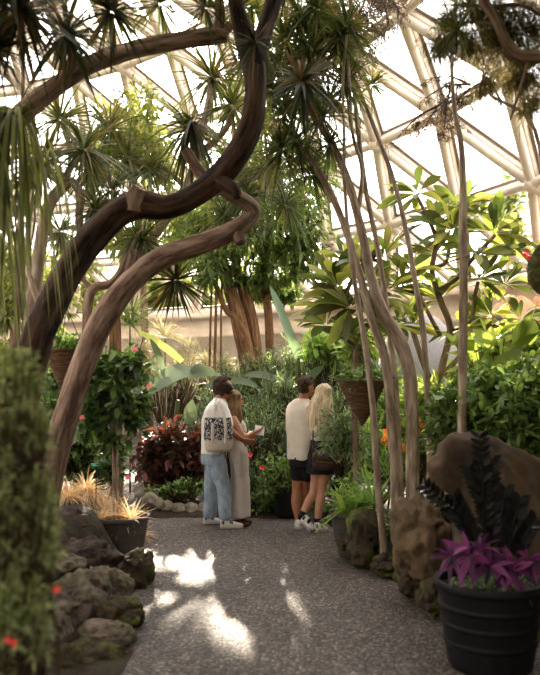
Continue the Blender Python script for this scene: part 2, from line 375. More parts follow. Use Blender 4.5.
s_ = N('ShaderNodeMixShader'); L(mm.outputs[0], s_.inputs[0]); L(t_.outputs[0], s_.inputs[1]); L(g_.outputs[0], s_.inputs[2]); L(s_.outputs[0], o_.inputs[0])
tag(gl.build('window_1', m, smooth=False), kind='structure')
# the ring wall under the dome
zb = node(0, JB)[2]; RB = math.hypot(*(node(0, JB)-DC)[:2])
mb = MB(); lathe(mb, (DC[0], DC[1], 0), [(RB+.3, -.2), (RB-.12, -.2), (RB-.12, zb-.75), (RB-.2, zb-.72), (RB-.2, zb-.6), (RB-.12, zb-.57), (RB-.12, zb-.2), (RB-.3, zb-.18), (RB-.3, zb-.04), (RB+.3, zb-.04), (RB+.3, -.2)], 150)
tag(mb.build('wall_ring', M['concrete'], smooth=False), kind='structure')

# ================================================================== ROCKS
GROCK = 'rocks of the stacked edging'
def rock(name, px, py, wpx, hpx, Y, mat, label, cat='rock', group=None, seed=0, dy=None, n=5, amp=.22, rot=0., ang=.5):
    c = W(px, py, Y); sx, sz = PX(wpx, Y)/2, PX(hpx, Y)/2; sy = dy if dy else (sx+sz)*.55
    v, f = ico(n); d = v.copy()
    g = np.round(d*1.6+fbm(d, 1.1, 2, seed+9)[:, None]*.6)/1.6         # facets
    d = nrm(d*(1-ang*.3)+g*ang*.3)*(.86+.14*np.linalg.norm(d, axis=1)[:, None])
    r = 1+amp*fbm(v, 1.6, 2, seed)+amp*.5*fbm(v, 4.5, 3, seed+5)+amp*.35*np.abs(vnoise(v*np.array([1, 1, 2.5]), 6, seed+8))
    p = d*r[:, None]*np.array([sx, sy, sz])*.95
    cr, sr = math.cos(rot), math.sin(rot); p = p@np.array([[cr, 0, sr], [0, 1, 0], [-sr, 0, cr]]).T
    mb = MB(); mb.add(p+c, f); o = mb.build(name, M[mat]); recentre(o); return tag(o, label, cat, group)
GL = 'rocks stacked along the path edge'
R_ = [('rock', 88, 562, 66, 44, 6.3, 'rockbrown', 'large dark brown porous rock under the tree pot', 11),
      ('rock', 108, 590, 46, 44, 5.75, 'rock', 'light grey angular rock below the brown porous rock', 12),
      ('rock', 138, 573, 32, 50, 6.45, 'rockmoss', 'dark mossy rock at the path edge beside the tree pot', 13),
      ('rock', 74, 604, 52, 62, 5.35, 'rock', 'grey tilted block of rock beside the foreground bush', 14),
      ('rock', 117, 616, 52, 38, 5.35, 'rockmoss', 'green mossy rock at the path edge in the stack', 15),
      ('rock', 108, 643, 58, 42, 5.0, 'rock', 'flat topped grey rock low in the stack', 16),
      ('rock', 92, 664, 72, 40, 4.75, 'rockmoss', 'mossy dark rock at the very bottom of the stack', 17),
      ('rock', 58, 632, 26, 38, 4.9, 'rock', 'small dark grey rock tucked against the foreground bush', 18),
      ('rock', 95, 592, 34, 44, 5.55, 'rock', 'narrow grey rock wedged between two larger grey rocks', 19),
      ('rock', 12, 672, 44, 22, 4.4, 'rock', 'pale flat rock under the red flowered foreground bush', 20),
      ('rock', 62, 566, 40, 30, 6.0, 'rock', 'pale grey rock behind the stack', 21),
      ('rock', 70, 527, 44, 34, 6.9, 'rockbrown', 'brown rock behind the tree pot', 22),
      ('rock', 62, 664, 34, 40, 4.6, 'rockmoss', 'brownish rock beside the bush bottom', 23)]
for a in R_: rock(*a[:7], a[7], group=GL, seed=a[8])
for a in [('rock', 364, 538, 36, 58, 7.05, 'rockmoss', 'upright mossy tan rock beside the grey fern planter', 31),
          ('rock', 420, 540, 62, 88, 5.95, 'rocktan', 'big tan boulder behind the purple leaved planter', 32),
          ('rock', 414, 576, 36, 44, 6.0, 'rockmoss', 'small brown rock at the foot of the big tan boulder', 33),
          ('rock', 432, 596, 30, 36, 5.55, 'rockmoss', 'yellowish mossy stone at the path edge near the banded planter', 34),
          ('rock', 345, 542, 16, 18, 7.3, 'rockmoss', 'little mossy stone under the fern planter rim', 35),
          ('rock', 386, 566, 30, 22, 6.7, 'rockmoss', 'low dark stone at the foot of the thin stems', 36)]:
    rock(*a[:7], a[7], group='rocks edging the shaded bed', seed=a[8])
M['kerb'] = noise_mat('kerb stone', '7d7263', 'a89c8a', 9., bump=.6)
# big weathered driftwood block
c = W(500, 515, 5.35); mb = MB()
tube(mb, [W(440, 452, 5.3), W(462, 452, 5.35), W(480, 480, 5.4), W(505, 520, 5.45), W(545, 590, 5.5)], [PX(9, 5.3), PX(22, 5.3), PX(34, 5.3), PX(40, 5.3), PX(46, 5.3)], 28, 7, .16, 3, 7)
tube(mb, [W(476, 440, 5.5), W(500, 470, 5.55), W(530, 510, 5.6), W(575, 580, 5.6)], [PX(12, 5.5), PX(30, 5.5), PX(40, 5.5), PX(50, 5.5)], 28, 7, .16, 8, 7)
tube(mb, [W(436, 462, 5.25), W(446, 476, 5.3), W(470, 500, 5.4), W(480, 560, 5.4)], [PX(9, 5.3), PX(13, 5.3), PX(16, 5.3), PX(26, 5.3)], 20, 6, .16, 5, 7)
o = fuse(mb, 'driftwood', M['driftwood'], None, .018, 3, .03, 5., 6)
recentre(o); tag(o, 'massive weathered tan driftwood stump behind the purple leaved planter', 'driftwood')
# kerb stones round the low bed on the far side
kp = [(150, 506), (157, 510), (167, 513.5), (179, 515.5), (191, 516), (204, 515.5)]
for i, (px, py) in enumerate(kp):
    rock('kerb_stone', px, py-6, 16, 15, 9.8+.02*i, 'kerb', ['kerb stone at the curled end of the low edging beside the pot', 'second kerb stone from the curled end', 'third kerb stone from the curled end', 'fourth kerb stone from the curled end', 'fifth kerb stone of the edging, near the blue jeans', 'kerb stone right behind the white sneakers'][i], 'kerb stone', 'kerb stones of the low edging', 50+i, .12, 4, .1, 0, 1.6)

# ================================================================== PLANT BUILDERS
RS = .96
def stem_tree(parent, name, mat, branches, sides=10, sub=5, rough=.12, seed=0, rs=RS):
    """one woody mesh: every branch a list of (px, py, Y, radius in pixels)"""
    mb = MB()
    for i, b in enumerate(branches):
        b = list(b)
        P0 = [W(*q[:3]) for q in b]; R0 = [PX(q[3]*rs, q[2]) for q in b]
        if b[0][1] > 400:        # rooted: carry it down into the soil
            z = (gz(P0[0][0], P0[0][1]) if b[0][2] < 24 else -.1)-.06
            if P0[0][2] > z+.03: P0.insert(0, np.array([P0[0][0], P0[0][1], z])); R0.insert(0, R0[0]*1.15)
        tube(mb, P0, R0, sides, sub, rough, seed+i)
    return mb.build(name, M[mat], parent)
SW = ('dracaena', 'dracdark')
def rosettes(parent, mat, heads, name='leaf_rosette', **kw):
    """heads: (px, py, Y, radius px, axis)"""
    for h in heads:
        k = dict(kw); k.update(h[5] if len(h) > 5 else {})
        mb = MB(); rosette(mb, W(*h[:3]), PX(h[3]*(1.22 if mat in SW else 1), h[2]), axis=h[4] if len(h) > 4 else (0, 0, 1), **k); mb.build(name, M[mat], parent)
def clumps(mb, c, rad, n, m, L, Wd, prof='oval', droop=.15, seg=2, cols=2, spread=1., up=.3, shell=.45, lo=-1., tw=None, base=None, fold=.2, hang=0.):
    """n twigs ending inside an ellipsoid, m leaves round the end of each"""
    P, d = cloud(c, rad, n, shell, lo); out = nrm(d+np.array([0, 0, up]))
    R = np.repeat(P, m, 0); o = np.repeat(out, m, 0); t = rng.uniform(-1, .15, (n*m, 1))
    D = nrm(o*.7+sph(n*m)*spread+np.array([0, 0, -hang])); LL = L*rng.uniform(.6, 1.2, n*m)
    leaves(mb, R+o*t*L*1.8, D, LL, Wd*LL/L, droop, prof, seg, cols, fold)
    if tw is not None:
        b = np.asarray(base, float)
        for p, q in zip(P, out): tube(tw, [b+(p-b)*.25+rng.normal(0, .02, 3), (b+(p-b)*.65)-np.array([0, 0, .04]), p-q*L*.2, p+q*L*.15], [.006, .005, .003, .0015], 4, 2, cap=False)
def shrub(name, label, cat, px, py, Y, clouds, leafmat, L, Wd, group=None, m=9, prof='oval', seg=2, cols=2, stem='twig', droop=.15, base=None, nstem=5, tws=1., spread=1., hang=0., shell=.45):
    """a bush: woody stems from the soil and a cloud of leafy twigs. clouds: (px, py, rx px, rz px, dY, n)"""
    b = W(px, py, Y); b[2] = gz(b[0], b[1])-.03 if base is None else base
    r = thing(name, label, cat, b, group); fo, st = MB(), MB()
    for cx, cy, rx, rz, dY, n in clouds:
        c = W(cx, cy, Y+dY); a, h = PX(rx, Y+dY), PX(rz, Y+dY)
        clumps(fo, c, (a, (a+h)*.45, h), n, m, L, Wd, prof, droop, seg, cols, tw=st if n < 260 else None, base=b*np.array([.7, .7, .7])+c*.3, spread=spread, hang=hang, shell=shell)
        for k in range(nstem):
            e, _ = cloud(c, (a*.6, a*.5, h*.6), 1); tube(st, [b+rng.normal(0, .03, 3)*[1, 1, 0], (b+e[0])/2+rng.normal(0, .05, 3), e[0]], [.014*tws, .01*tws, .004*tws], 6, 3)
    st.build('stem', M[stem], r); fo.build('foliage', M[leafmat], r); return r
def pot(parent, c, prof, mat, rimh=.04, n=48, ribs=()):
    mb = MB(); lathe(mb, c, prof, n); o = mb.build('pot', M[mat], parent)
    return o
def flower(parent, p, r, mat, n=5, name='flower', axis=(0, -.6, .5)):
    mb = MB(); ax = nrm(np.asarray(axis, float)); u = nrm(np.cross(ax, [.2, .1, 1])); v = np.cross(ax, u); a = np.arange(n)/n*6.283+rng.uniform(0, 6)
    D = .45*ax+np.cos(a)[:, None]*u+np.sin(a)[:, None]*v
    leaves(mb, np.tile(p, (n, 1)), D, r, r*.75, .1, 'obov', 4, 3, .3, up=ax, jit=.05); ball(mb, np.asarray(p)+ax*r*.15, r*.16, 1)
    return mb.build(name, M[mat], parent)
# ================================================================== TREES
def ground_root(px, Y):
    x = W(px, 500, Y)[0]; return np.array([x, Y, gz(x, Y)-.02])
def tree(name, label, px, Y, trunkmat, branches, cat='tree', group=None, **kw):
    r = thing(name, label, cat, ground_root(px, Y), group); stem_tree(r, 'trunk', trunkmat, branches, **kw); return r
UP = (0, 0, 1)
# dark leaning trunk that rises across the picture
t1 = tree('leaning_tree', 'thick dark furrowed trunk curving up and forking against the bright dome', 8, 5.45, 'barkdark', [
    [(-4, 610, 5.4, 24), (6, 500, 5.45, 22), (20, 410, 5.5, 20), (36, 345, 5.55, 19), (58, 292, 5.6, 18), (88, 243, 5.6, 17), (116, 214, 5.6, 17), (140, 204, 5.6, 18), (168, 207, 5.6, 14.5), (200, 192, 5.6, 14),
     (232, 162, 5.55, 14.5), (251, 125, 5.5, 14), (256, 90, 5.5, 13), (252, 60, 5.5, 14), (242, 28, 5.4, 11), (233, -8, 5.3, 9), (222, -60, 5.2, 8)],
    [(252, 75, 5.5, 11), (258, 52, 5.5, 12), (267, 22, 5.55, 10.5), (280, -20, 5.6, 10), (300, -80, 5.8, 8)],
    [(215, 178, 5.55, 10), (234, 190, 5.5, 7), (237, 198, 5.48, 4)]], sides=22, sub=7, rough=.13, seed=1, rs=.85)
mb = MB(); tube(mb, [W(134, 210, 5.58), W(136, 199, 5.56), W(141, 188, 5.54)], [PX(13, 5.5), PX(12, 5.5), PX(9.5, 5.4)], 18, 4, .08, 4); o = mb.build('cut_stub', M['bark'], t1)
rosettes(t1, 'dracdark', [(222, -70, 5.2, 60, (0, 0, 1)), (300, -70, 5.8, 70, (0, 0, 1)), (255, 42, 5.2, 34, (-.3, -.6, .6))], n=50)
# paler trunk below it
t2 = tree('curving_tree', 'paler brown smooth curving trunk arching below the thick dark trunk', 45, 6.25, 'bark', [
    [(30, 600, 6.2, 17), (44, 510, 6.2, 15), (56, 450, 6.2, 14), (70, 405, 6.2, 13.5), (87, 355, 6.2, 13), (104, 318, 6.2, 13), (131, 281, 6.2, 12.5), (165, 256, 6.2, 11.5), (205, 243, 6.2, 11), (236, 229, 6.2, 10), (253, 213, 6.2, 8.5), (246, 202, 6.15, 8),
     (228, 192, 6.05, 7.5), (205, 178, 6.0, 7), (185, 150, 6.0, 6)],
    [(232, 228, 6.2, 8), (238, 236, 6.18, 7), (241, 243, 6.15, 5)],
    [(128, 276, 6.2, 5), (131, 265, 6.2, 5), (134, 256, 6.2, 4.5), (132, 251, 6.2, 4.5)]], sides=18, sub=6, rough=.09, seed=11)
# tree leaning in from beyond the left border, with hanging straps
t3 = tree('strap_leaf_tree', 'brown branch slanting up to a knotted end in the bright glow, with dark leaf heads', -75, 5.0, 'bark', [
    [(-75, 740, 5.0, 17), (-78, 520, 5.0, 16), (-60, 300, 5.0, 14), (-30, 180, 5.0, 12), (0, 137, 5.0, 11), (25, 111, 5.05, 10.5), (52, 90, 5.1, 10), (92, 64, 5.2, 10), (140, 48, 5.4, 9.5), (185, 40, 5.5, 9), (215, 36, 5.6, 9.5), (228, 37, 5.6, 6)],
    [(214, 38, 5.6, 6), (220, 18, 5.6, 5.5), (218, -10, 5.6, 5), (210, -60, 5.6, 5)],
    [(222, 36, 5.6, 5), (236, 18, 5.7, 4), (240, 4, 5.7, 3.5)],
    [(60, 85, 5.1, 6), (72, 60, 5.0, 5), (70, 35, 4.9, 5)], [(5, 135, 5, 8), (-10, 90, 4.8, 6), (5, 40, 4.6, 6), (20, 10, 4.5, 6)]], sides=16, sub=6, rough=.1, seed=21)
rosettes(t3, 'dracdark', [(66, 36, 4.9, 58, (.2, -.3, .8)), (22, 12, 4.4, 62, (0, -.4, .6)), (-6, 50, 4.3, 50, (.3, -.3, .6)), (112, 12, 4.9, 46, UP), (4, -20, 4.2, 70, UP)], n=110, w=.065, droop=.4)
rosettes(t3, 'straphang', [(14, 128, 4.95, 108, (-.05, -.15, 1), dict(n=90, w=.04, droop=2.3, lo=.72, prof='strap', seg=10)), (-25, 140, 4.9, 115, (.05, -.15, 1), dict(n=70, w=.04, droop=2.3, lo=.7, prof='strap', seg=10)),
                          (44, 170, 5.2, 80, (-.1, -.2, 1), dict(n=36, w=.035, droop=2., lo=.7, prof='strap', seg=7))])
rosettes(t3, 'dracaena', [(205, 8, 5.6, 44, (.2, -.2, .7)), (160, 4, 5.5, 44, (0, -.3, .7)), (240, 8, 5.8, 32, UP)], n=95, w=.05)
# slim pale tree in front of the thick dark trunk
t4 = tree('slim_tree', 'slim pale trunk rising beside the base of the thick dark trunk', 24, 6.7, 'barklight', [
    [(22, 560, 6.7, 8), (25, 430, 6.7, 7.5), (28, 345, 6.7, 7.5), (36, 275, 6.7, 7), (47, 212, 6.7, 6.5), (60, 190, 6.7, 6), (72, 182, 6.7, 5), (80, 195, 6.7, 4.5), (79, 215, 6.7, 4.5), (80, 236, 6.7, 4)],
    [(76, 190, 6.7, 3.5), (90, 196, 6.7, 3.2), (103, 206, 6.7, 3), (110, 216, 6.7, 2.5)], [(62, 189, 6.7, 4), (70, 168, 6.7, 3.5), (84, 150, 6.7, 3)],
    [(30, 330, 6.7, 4), (26, 268, 6.75, 3.5), (36, 296, 6.6, 3.5), (52, 345, 6.6, 4)], [(36, 280, 6.7, 3), (20, 240, 6.7, 2.5), (0, 228, 6.7, 2)]], sides=12, seed=31)
rosettes(t4, 'dracaena', [(84, 150, 6.7, 52, (.1, -.3, .8)), (112, 190, 6.8, 36, (.2, -.3, .8)), (45, 160, 6.6, 46, UP), (96, 210, 6.6, 30, UP)], n=95, w=.05)
tree('hanging_vine', 'thin straight brown vine hanging close to the slim pale trunk', 19, 6.2, 'bark', [[(19, 560, 6.2, 2.4), (18, 340, 6.2, 2.4), (20, 200, 6.2, 2.2), (22, 110, 6.2, 2), (26, -40, 6.2, 2)]], cat='vine', sides=8, seed=36)
t5 = tree('crooked_tree', 'crooked grey branch bending under the arching pale trunk', 50, 7.9, 'bark', [
    [(50, 500, 7.9, 5), (60, 440, 7.9, 5), (74, 390, 7.9, 5), (85, 345, 7.9, 5), (88, 302, 7.9, 5), (95, 288, 7.9, 4.6), (110, 284, 7.9, 4.4), (120, 272, 7.9, 4), (126, 256, 7.9, 3.5), (134, 240, 7.9, 3)],
    [(122, 268, 7.9, 3), (135, 258, 7.9, 2.6), (142, 242, 7.9, 2.2)], [(92, 290, 7.9, 3), (70, 262, 7.9, 2.6), (60, 235, 7.9, 2.2)]], sides=10, seed=41)
rosettes(t5, 'dracaena', [(136, 236, 7.9, 34, UP), (60, 232, 7.9, 36, UP), (143, 238, 7.9, 30, (.3, 0, .8))], n=80, w=.05)
t5b = tree('stump_palm', 'short brown stubby trunk with a spiky fan head beside it', 116, 9.6, 'barkred', [[(116, 470, 9.6, 7), (116, 380, 9.6, 6.5), (115, 330, 9.6, 6), (114, 306, 9.6, 5.5)]], sides=10, seed=44)
rosettes(t5b, 'palm', [(132, 312, 9.7, 26, (0, -.3, .8)), (114, 300, 9.6, 24, UP)], n=60, w=.05, droop=.15)
# spiky heads hanging in the middle
t8 = tree('dragon_tree', 'dragon tree with many spiky green heads behind the forked dark trunk', 48, 8.6, 'barklight', [
    [(48, 500, 8.6, 6), (58, 440, 8.6, 5.5), (76, 385, 8.6, 5.5), (98, 325, 8.6, 5.5), (128, 268, 8.6, 5), (160, 228, 8.6, 5), (185, 190, 8.6, 5), (198, 150, 8.6, 4.5), (208, 105, 8.6, 4), (212, 78, 8.6, 4)],
    [(162, 226, 8.6, 3.5), (158, 218, 8.6, 3), (150, 212, 8.6, 3)], [(185, 192, 8.6, 4), (235, 185, 8.6, 3.4), (268, 172, 8.5, 3)], [(195, 160, 8.6, 4), (225, 130, 8.5, 3.4), (232, 108, 8.4, 3)],
    [(150, 240, 8.6, 3), (170, 258, 8.3, 2.6), (176, 276, 8.1, 2.4)], [(186, 188, 8.6, 3), (160, 165, 8.6, 2.6), (128, 160, 8.6, 2.4)]], sides=10, seed=51)
rosettes(t8, 'dracaena', [(212, 78, 8.6, 46, UP), (150, 208, 8.6, 36, (-.4, -.2, .8)), (268, 168, 8.5, 46, (.3, -.3, .7)), (232, 106, 8.4, 44, (.2, -.4, .7)), (128, 158, 8.6, 44, (-.4, -.2, .7)), (248, 196, 8.5, 36, (.2, -.4, .5)), (190, 130, 8.3, 40, (-.2, -.5, .5)), (150, 168, 8.5, 34, UP), (225, 215, 8.6, 34, UP), (285, 205, 8.7, 30, UP), (110, 130, 8.7, 44, UP), (60, 120, 8.8, 44, UP), (90, 170, 8.8, 40, UP), (250, 60, 8.7, 40, UP), (110, 210, 8.8, 40, UP), (262, 120, 8.6, 42, (.2, -.4, .5)), (40, 170, 8.8, 40, UP)], n=95, w=.05)
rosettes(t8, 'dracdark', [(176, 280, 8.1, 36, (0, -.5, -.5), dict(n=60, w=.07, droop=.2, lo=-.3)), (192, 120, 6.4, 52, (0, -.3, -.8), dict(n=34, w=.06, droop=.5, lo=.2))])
# multi-stemmed tree of thin trunks
t6 = tree('forked_tree', 'two grey brown trunks merging and leaning up behind the wicker cone', 405, 6.95, 'barklight', [
    [(415, 560, 6.9, 10), (413, 480, 6.9, 9.5), (412, 420, 6.9, 9.5), (409, 372, 6.9, 9.5), (398, 338, 6.9, 9.5), (383, 312, 6.9, 9), (372, 280, 6.9, 7.5), (362, 232, 6.9, 6.5), (348, 182, 6.9, 6), (331, 142, 6.9, 5.5), (314, 116, 6.9, 5), (300, 98, 6.9, 4.5)],
    [(399, 565, 6.9, 7), (395, 480, 6.9, 7), (391, 410, 6.9, 7), (384, 356, 6.9, 6.5), (369, 310, 6.9, 6), (352, 248, 7, 5.5), (334, 200, 7, 5), (314, 165, 7, 4.6), (298, 142, 7, 4)],
    [(358, 215, 6.9, 3.5), (362, 170, 6.9, 3), (352, 130, 6.9, 2.6), (348, 60, 6.9, 2.4), (338, 20, 6.9, 2)]], sides=14, sub=6, seed=61, rs=.7)
rosettes(t6, 'dracaena', [(298, 96, 6.9, 44, (-.2, -.3, .7)), (296, 140, 7, 40, (-.3, -.3, .7)), (322, 118, 6.8, 34, UP), (338, 40, 6.9, 42, UP), (310, 50, 6.9, 42, UP), (285, 40, 7.1, 40, UP), (330, 145, 6.9, 32, (.2, -.2, .8)), (318, 10, 7, 44, UP), (270, 90, 7.1, 42, UP), (345, 85, 7., 34, UP), (300, 20, 7.1, 42, UP), (282, 150, 7.1, 40, UP), (312, 175, 7.1, 32, UP), (255, 10, 7.2, 36, UP), (300, 65, 7.4, 42, UP), (330, 100, 7.4, 38, UP), (285, 115, 7.4, 40, UP), (320, 30, 7.4, 44, UP), (305, 155, 7.4, 34, UP), (278, 65, 7.5, 40, UP)], n=100, w=.05)
rosettes(t6, 'dracdark', [(302, 82, 6.3, 38, (-.1, -.7, .3))], n=70, w=.09)
for (nm, lab, px, Y, mt, br, sd, heads) in [
    ('slender_tree', 'thin bare trunk rooted beside the mossy rock and fern planter', 382, 6.8, 'barklight', [[(386, 570, 6.8, 5.5), (381, 520, 6.8, 5), (377, 470, 6.8, 5), (373, 410, 6.8, 4.6), (366, 350, 6.8, 4.2), (356, 290, 6.8, 3.6), (349, 240, 6.8, 3), (345, 190, 6.8, 2.6), (344, 130, 6.8, 2.2), (343, 80, 6.8, 2), (347, 30, 6.8, 2)]], 71, [(347, 28, 6.8, 38, UP)]),
    ('slender_tree', 'thin pale trunk leaning over the orange flowers', 430, 7.2, 'barklight', [[(431, 530, 7.2, 5), (430, 450, 7.2, 4.6), (427, 385, 7.2, 4.4), (423, 330, 7.2, 4.2), (415, 280, 7.2, 4), (405, 225, 7.2, 3.6), (392, 175, 7.2, 3.2), (376, 132, 7.2, 3), (360, 92, 7.2, 2.6), (345, 60, 7.2, 2.4)]], 72, [(350, 62, 7.2, 36, (-.3, -.2, .7)), (372, 85, 7.3, 26, UP)]),
    ('slender_tree', 'straight pale trunk with a ringed knot standing in the glossy bush', 462, 6.5, 'barklight', [[(461, 540, 6.5, 6.4), (462, 420, 6.5, 6.2), (463, 330, 6.5, 6.2), (464, 264, 6.5, 6), (464, 257, 6.5, 7.6), (463, 248, 6.5, 6.4), (463, 190, 6.5, 5), (461, 145, 6.5, 4), (455, 112, 6.5, 3.2), (452, 60, 6.5, 2.6), (458, -30, 6.5, 2.4)]], 73, [])]:
    t = tree(nm, lab, px, Y, mt, br, sides=12, sub=6, seed=sd, rs=.72)
    if heads: rosettes(t, 'dracaena', heads, n=85, w=.05)
# small leaved tree in the middle distance
def crown_tree(name, label, px, Y, trunkmat, branches, clouds, leafmat, L, Wd, m=12, hang=.5, group=None, prof='lance', seg=2, cols=2, rough=.1, seed=0, shell=.3, spread=1., droop=.3):
    r = tree(name, label, px, Y, trunkmat, branches, group=group, sides=10, rough=rough, seed=seed); fo = MB()
    for cx, cy, rx, rz, dY, n in clouds:
        Yc = Y+dY; a, h = PX(rx, Yc), PX(rz, Yc); clumps(fo, W(cx, cy, Yc), (a, min(a, h)*1.0, h), n, m, L, Wd, prof, droop, seg, cols, hang=hang, shell=shell, spread=spread)
    fo.build('foliage', M[leafmat], r); return r
t7 = crown_tree('fig_tree', 'multi-trunked tree with dense small drooping leaves behind the two couples', 250, 12.4, 'barkred', [
    [(252, 440, 12.4, 9), (248, 370, 12.4, 9), (240, 325, 12.4, 8.5), (230, 290, 12.4, 7), (222, 262, 12.4, 6), (212, 225, 12.4, 4)],
    [(258, 440, 12.5, 8), (256, 365, 12.5, 7), (252, 320, 12.5, 6.5), (242, 285, 12.5, 6), (236, 262, 12.5, 5), (240, 220, 12.5, 3)],
    [(268, 430, 12.6, 5), (270, 360, 12.6, 4.6), (268, 310, 12.6, 4.6), (262, 270, 12.6, 4), (270, 220, 12.6, 3)],
    [(246, 340, 12.3, 4), (236, 318, 12.3, 3.6), (226, 310, 12.3, 3), (214, 280, 12.3, 2.6)],
    [(214, 420, 12.3, 1.6), (215, 350, 12.3, 1.6), (217, 270, 12.3, 1.5)], [(222, 420, 12.3, 1.2), (221, 345, 12.3, 1.2), (222, 275, 12.3, 1.2)], [(209, 420, 12.3, 1.2), (210, 345, 12.3, 1.2), (212, 275, 12.3, 1.2)],
    [(264, 300, 12.5, 3.5), (300, 265, 12.5, 2.5), (318, 235, 12.6, 2)]],
    [(262, 225, 62, 50, 0, 260), (225, 205, 45, 48, .3, 170), (298, 232, 38, 52, 0, 170), (214, 262, 28, 34, -.3, 80), (262, 272, 45, 22, 0, 80), (272, 290, 34, 14, .7, 70), (240, 165, 60, 45, .8, 160), (300, 175, 50, 45, .8, 130), (190, 240, 30, 30, .4, 50)], 'ficus', .15, .042, seed=81)
crown_tree('leafy_tree', 'airy small leaved tree glowing in the sun under the slanting branch', 135, 14.0, 'bark', [[(150, 430, 14, 4), (145, 330, 14, 4), (140, 230, 14, 3.5), (132, 150, 14, 3)]],
    [(135, 128, 44, 48, 0, 170), (105, 160, 34, 34, 0, 90), (160, 165, 30, 30, .3, 70), (165, 256, 42, 20, .6, 90), (208, 240, 60, 20, 2., 120), (150, 250, 30, 16, 2, 60), (125, 240, 34, 26, 0.2, 60), (180, 215, 40, 24, .5, 80)], 'farleaf', .17, .06, seed=82, hang=.2)
crown_tree('leafy_tree', 'sunlit leafy tree behind the vine at the picture border', 15, 10.5, 'bark', [[(15, 450, 10.5, 5), (14, 340, 10.5, 4.5), (20, 260, 10.5, 3)]],
    [(8, 285, 42, 48, 0, 130), (45, 300, 34, 40, .5, 90), (20, 345, 45, 26, .3, 70), (70, 260, 26, 32, 1, 45)], 'farleaf', .14, .06, seed=83, hang=.2, prof='oval')
# thin twiggy growth at the top
t9 = tree('needle_tree', 'dark bent branch with hanging needle sprays in the top corner', 560, 4.6, 'bark', [
    [(640, 760, 4.6, 14), (640, 300, 4.6, 13), (610, 120, 4.6, 10), (575, 66, 4.6, 8.5), (545, 58, 4.6, 8), (522, 56, 4.6, 7.5), (508, 46, 4.6, 7), (498, 24, 4.6, 6.5), (480, -6, 4.6, 6), (455, -60, 4.6, 5)],
    [(508, 46, 4.6, 2), (494, 52, 4.6, 1.5), (484, 70, 4.6, 1)], [(498, 24, 4.6, 3), (470, 22, 4.7, 2), (440, 30, 4.8, 1.4)], [(530, 56, 4.6, 3), (520, 90, 4.6, 2), (510, 120, 4.6, 1)], [(490, 8, 4.6, 3), (520, 5, 4.6, 2.4), (548, 20, 4.6, 2)]], sides=14, rough=.08, seed=91, rs=.78)
fo = MB()
for cx, cy, rx, rz, n in [(500, 22, 40, 36, 70), (470, 40, 36, 26, 45), (525, 70, 28, 30, 45), (535, 20, 26, 30, 40), (485, 78, 26, 18, 20), (450, 12, 22, 18, 20), (515, 45, 40, 40, 70), (440, 40, 24, 22, 30), (480, 5, 50, 24, 60), (530, 100, 20, 24, 24)]:
    Yc = 4.8; clumps(fo, W(cx, cy, Yc), (PX(rx, Yc), .25, PX(rz, Yc)), n, 26, .085, .006, 'lance', .3, 2, 2, hang=.5, shell=.1)
fo.build('foliage', M['needle'], t9)
rosettes(t9, 'palm', [(458, 30, 4.7, 36, (-.7, -.3, -.1), dict(n=40, w=.07, lo=.0, droop=.3)), (470, 8, 4.8, 44, (-.6, -.3, .3), dict(n=30, w=.05, lo=.0, droop=.3))])
def lacy(label, px, Y, sprays, trunk, seed, lm='lacy', n=26):
    r = thing('lacy_tree', label, 'tree', W(*trunk[0][:3])*np.array([1, 1, 0])+np.array([0, 0, .2])); mb, fo, mt = MB(), MB(), MB()
    tube(mt, [W(*q[:3]) for q in trunk], [PX(q[3], q[2]) for q in trunk], 10, 5, .08, seed)
    for (x0, y0, x1, y1, w) in sprays:
        a, b = W(x0, y0, Y), W(x1, y1, Y)+np.array([0, rng.uniform(-.5, .5), 0]); tube(mb, [a, (a+b)/2+np.array([0, 0, .06]), b], [.012, .008, .003], 5, 4)
        for k in range(n):
            t = rng.uniform(.15, 1); p = a+(b-a)*t; q = p+rng.normal(0, PX(w, Y), 3)-np.array([0, 0, PX(w, Y)*.6]); tube(mb, [p, (p+q)/2+rng.normal(0, .02, 3), q], [.004, .003, .0015], 4, 2, cap=False)
            mm_ = 14; s = rng.uniform(.2, 1, (mm_, 1)); leaves(fo, p+(q-p)*s, sph(mm_)+nrm(q-p)*.6, .055, .012, .2, 'lance', 2, 2)
    mt.build('trunk', M['barklight'], r); mb.build('twig', M['twigpurple'], r); fo.build('foliage', M[lm], r); return r
lacy('dark lacy twigs hanging from the top in front of the dome node', 360, 7.6, [(350, -30, 385, 30, 16), (330, -20, 352, 40, 16), (370, -30, 400, 18, 14), (310, -20, 330, 30, 16), (390, -30, 360, 40, 14), (350, 0, 380, 52, 10), (300, -20, 345, 20, 14), (340, -10, 372, 34, 14), (380, -20, 395, 12, 12), (365, 0, 345, 60, 12), (325, 10, 350, 70, 10), (400, -30, 410, 10, 12)], [(404, 560, 7.5, 3), (400, 470, 7.5, 3), (396, 390, 7.5, 3), (388, 320, 7.5, 3), (378, 250, 7.5, 3), (366, 190, 7.5, 2.6), (357, 120, 7.5, 2.4), (352, 50, 7.6, 2.4), (350, -30, 7.6, 2.4)], 95)
lacy('bare dark twiglets caught across the dome members beside the needle sprays', 440, 6.9, [(470, 85, 415, 100, 7), (480, 92, 420, 118, 8), (470, 88, 445, 130, 7), (440, 105, 400, 130, 6), (500, 100, 470, 92, 8), (470, 84, 430, 84, 9), (455, 95, 420, 135, 8), (450, 90, 435, 150, 7)], [(548, 500, 6.9, 2.5), (546, 250, 6.9, 2.5), (535, 130, 6.9, 2), (490, 95, 6.9, 1.5)], 96, n=12)
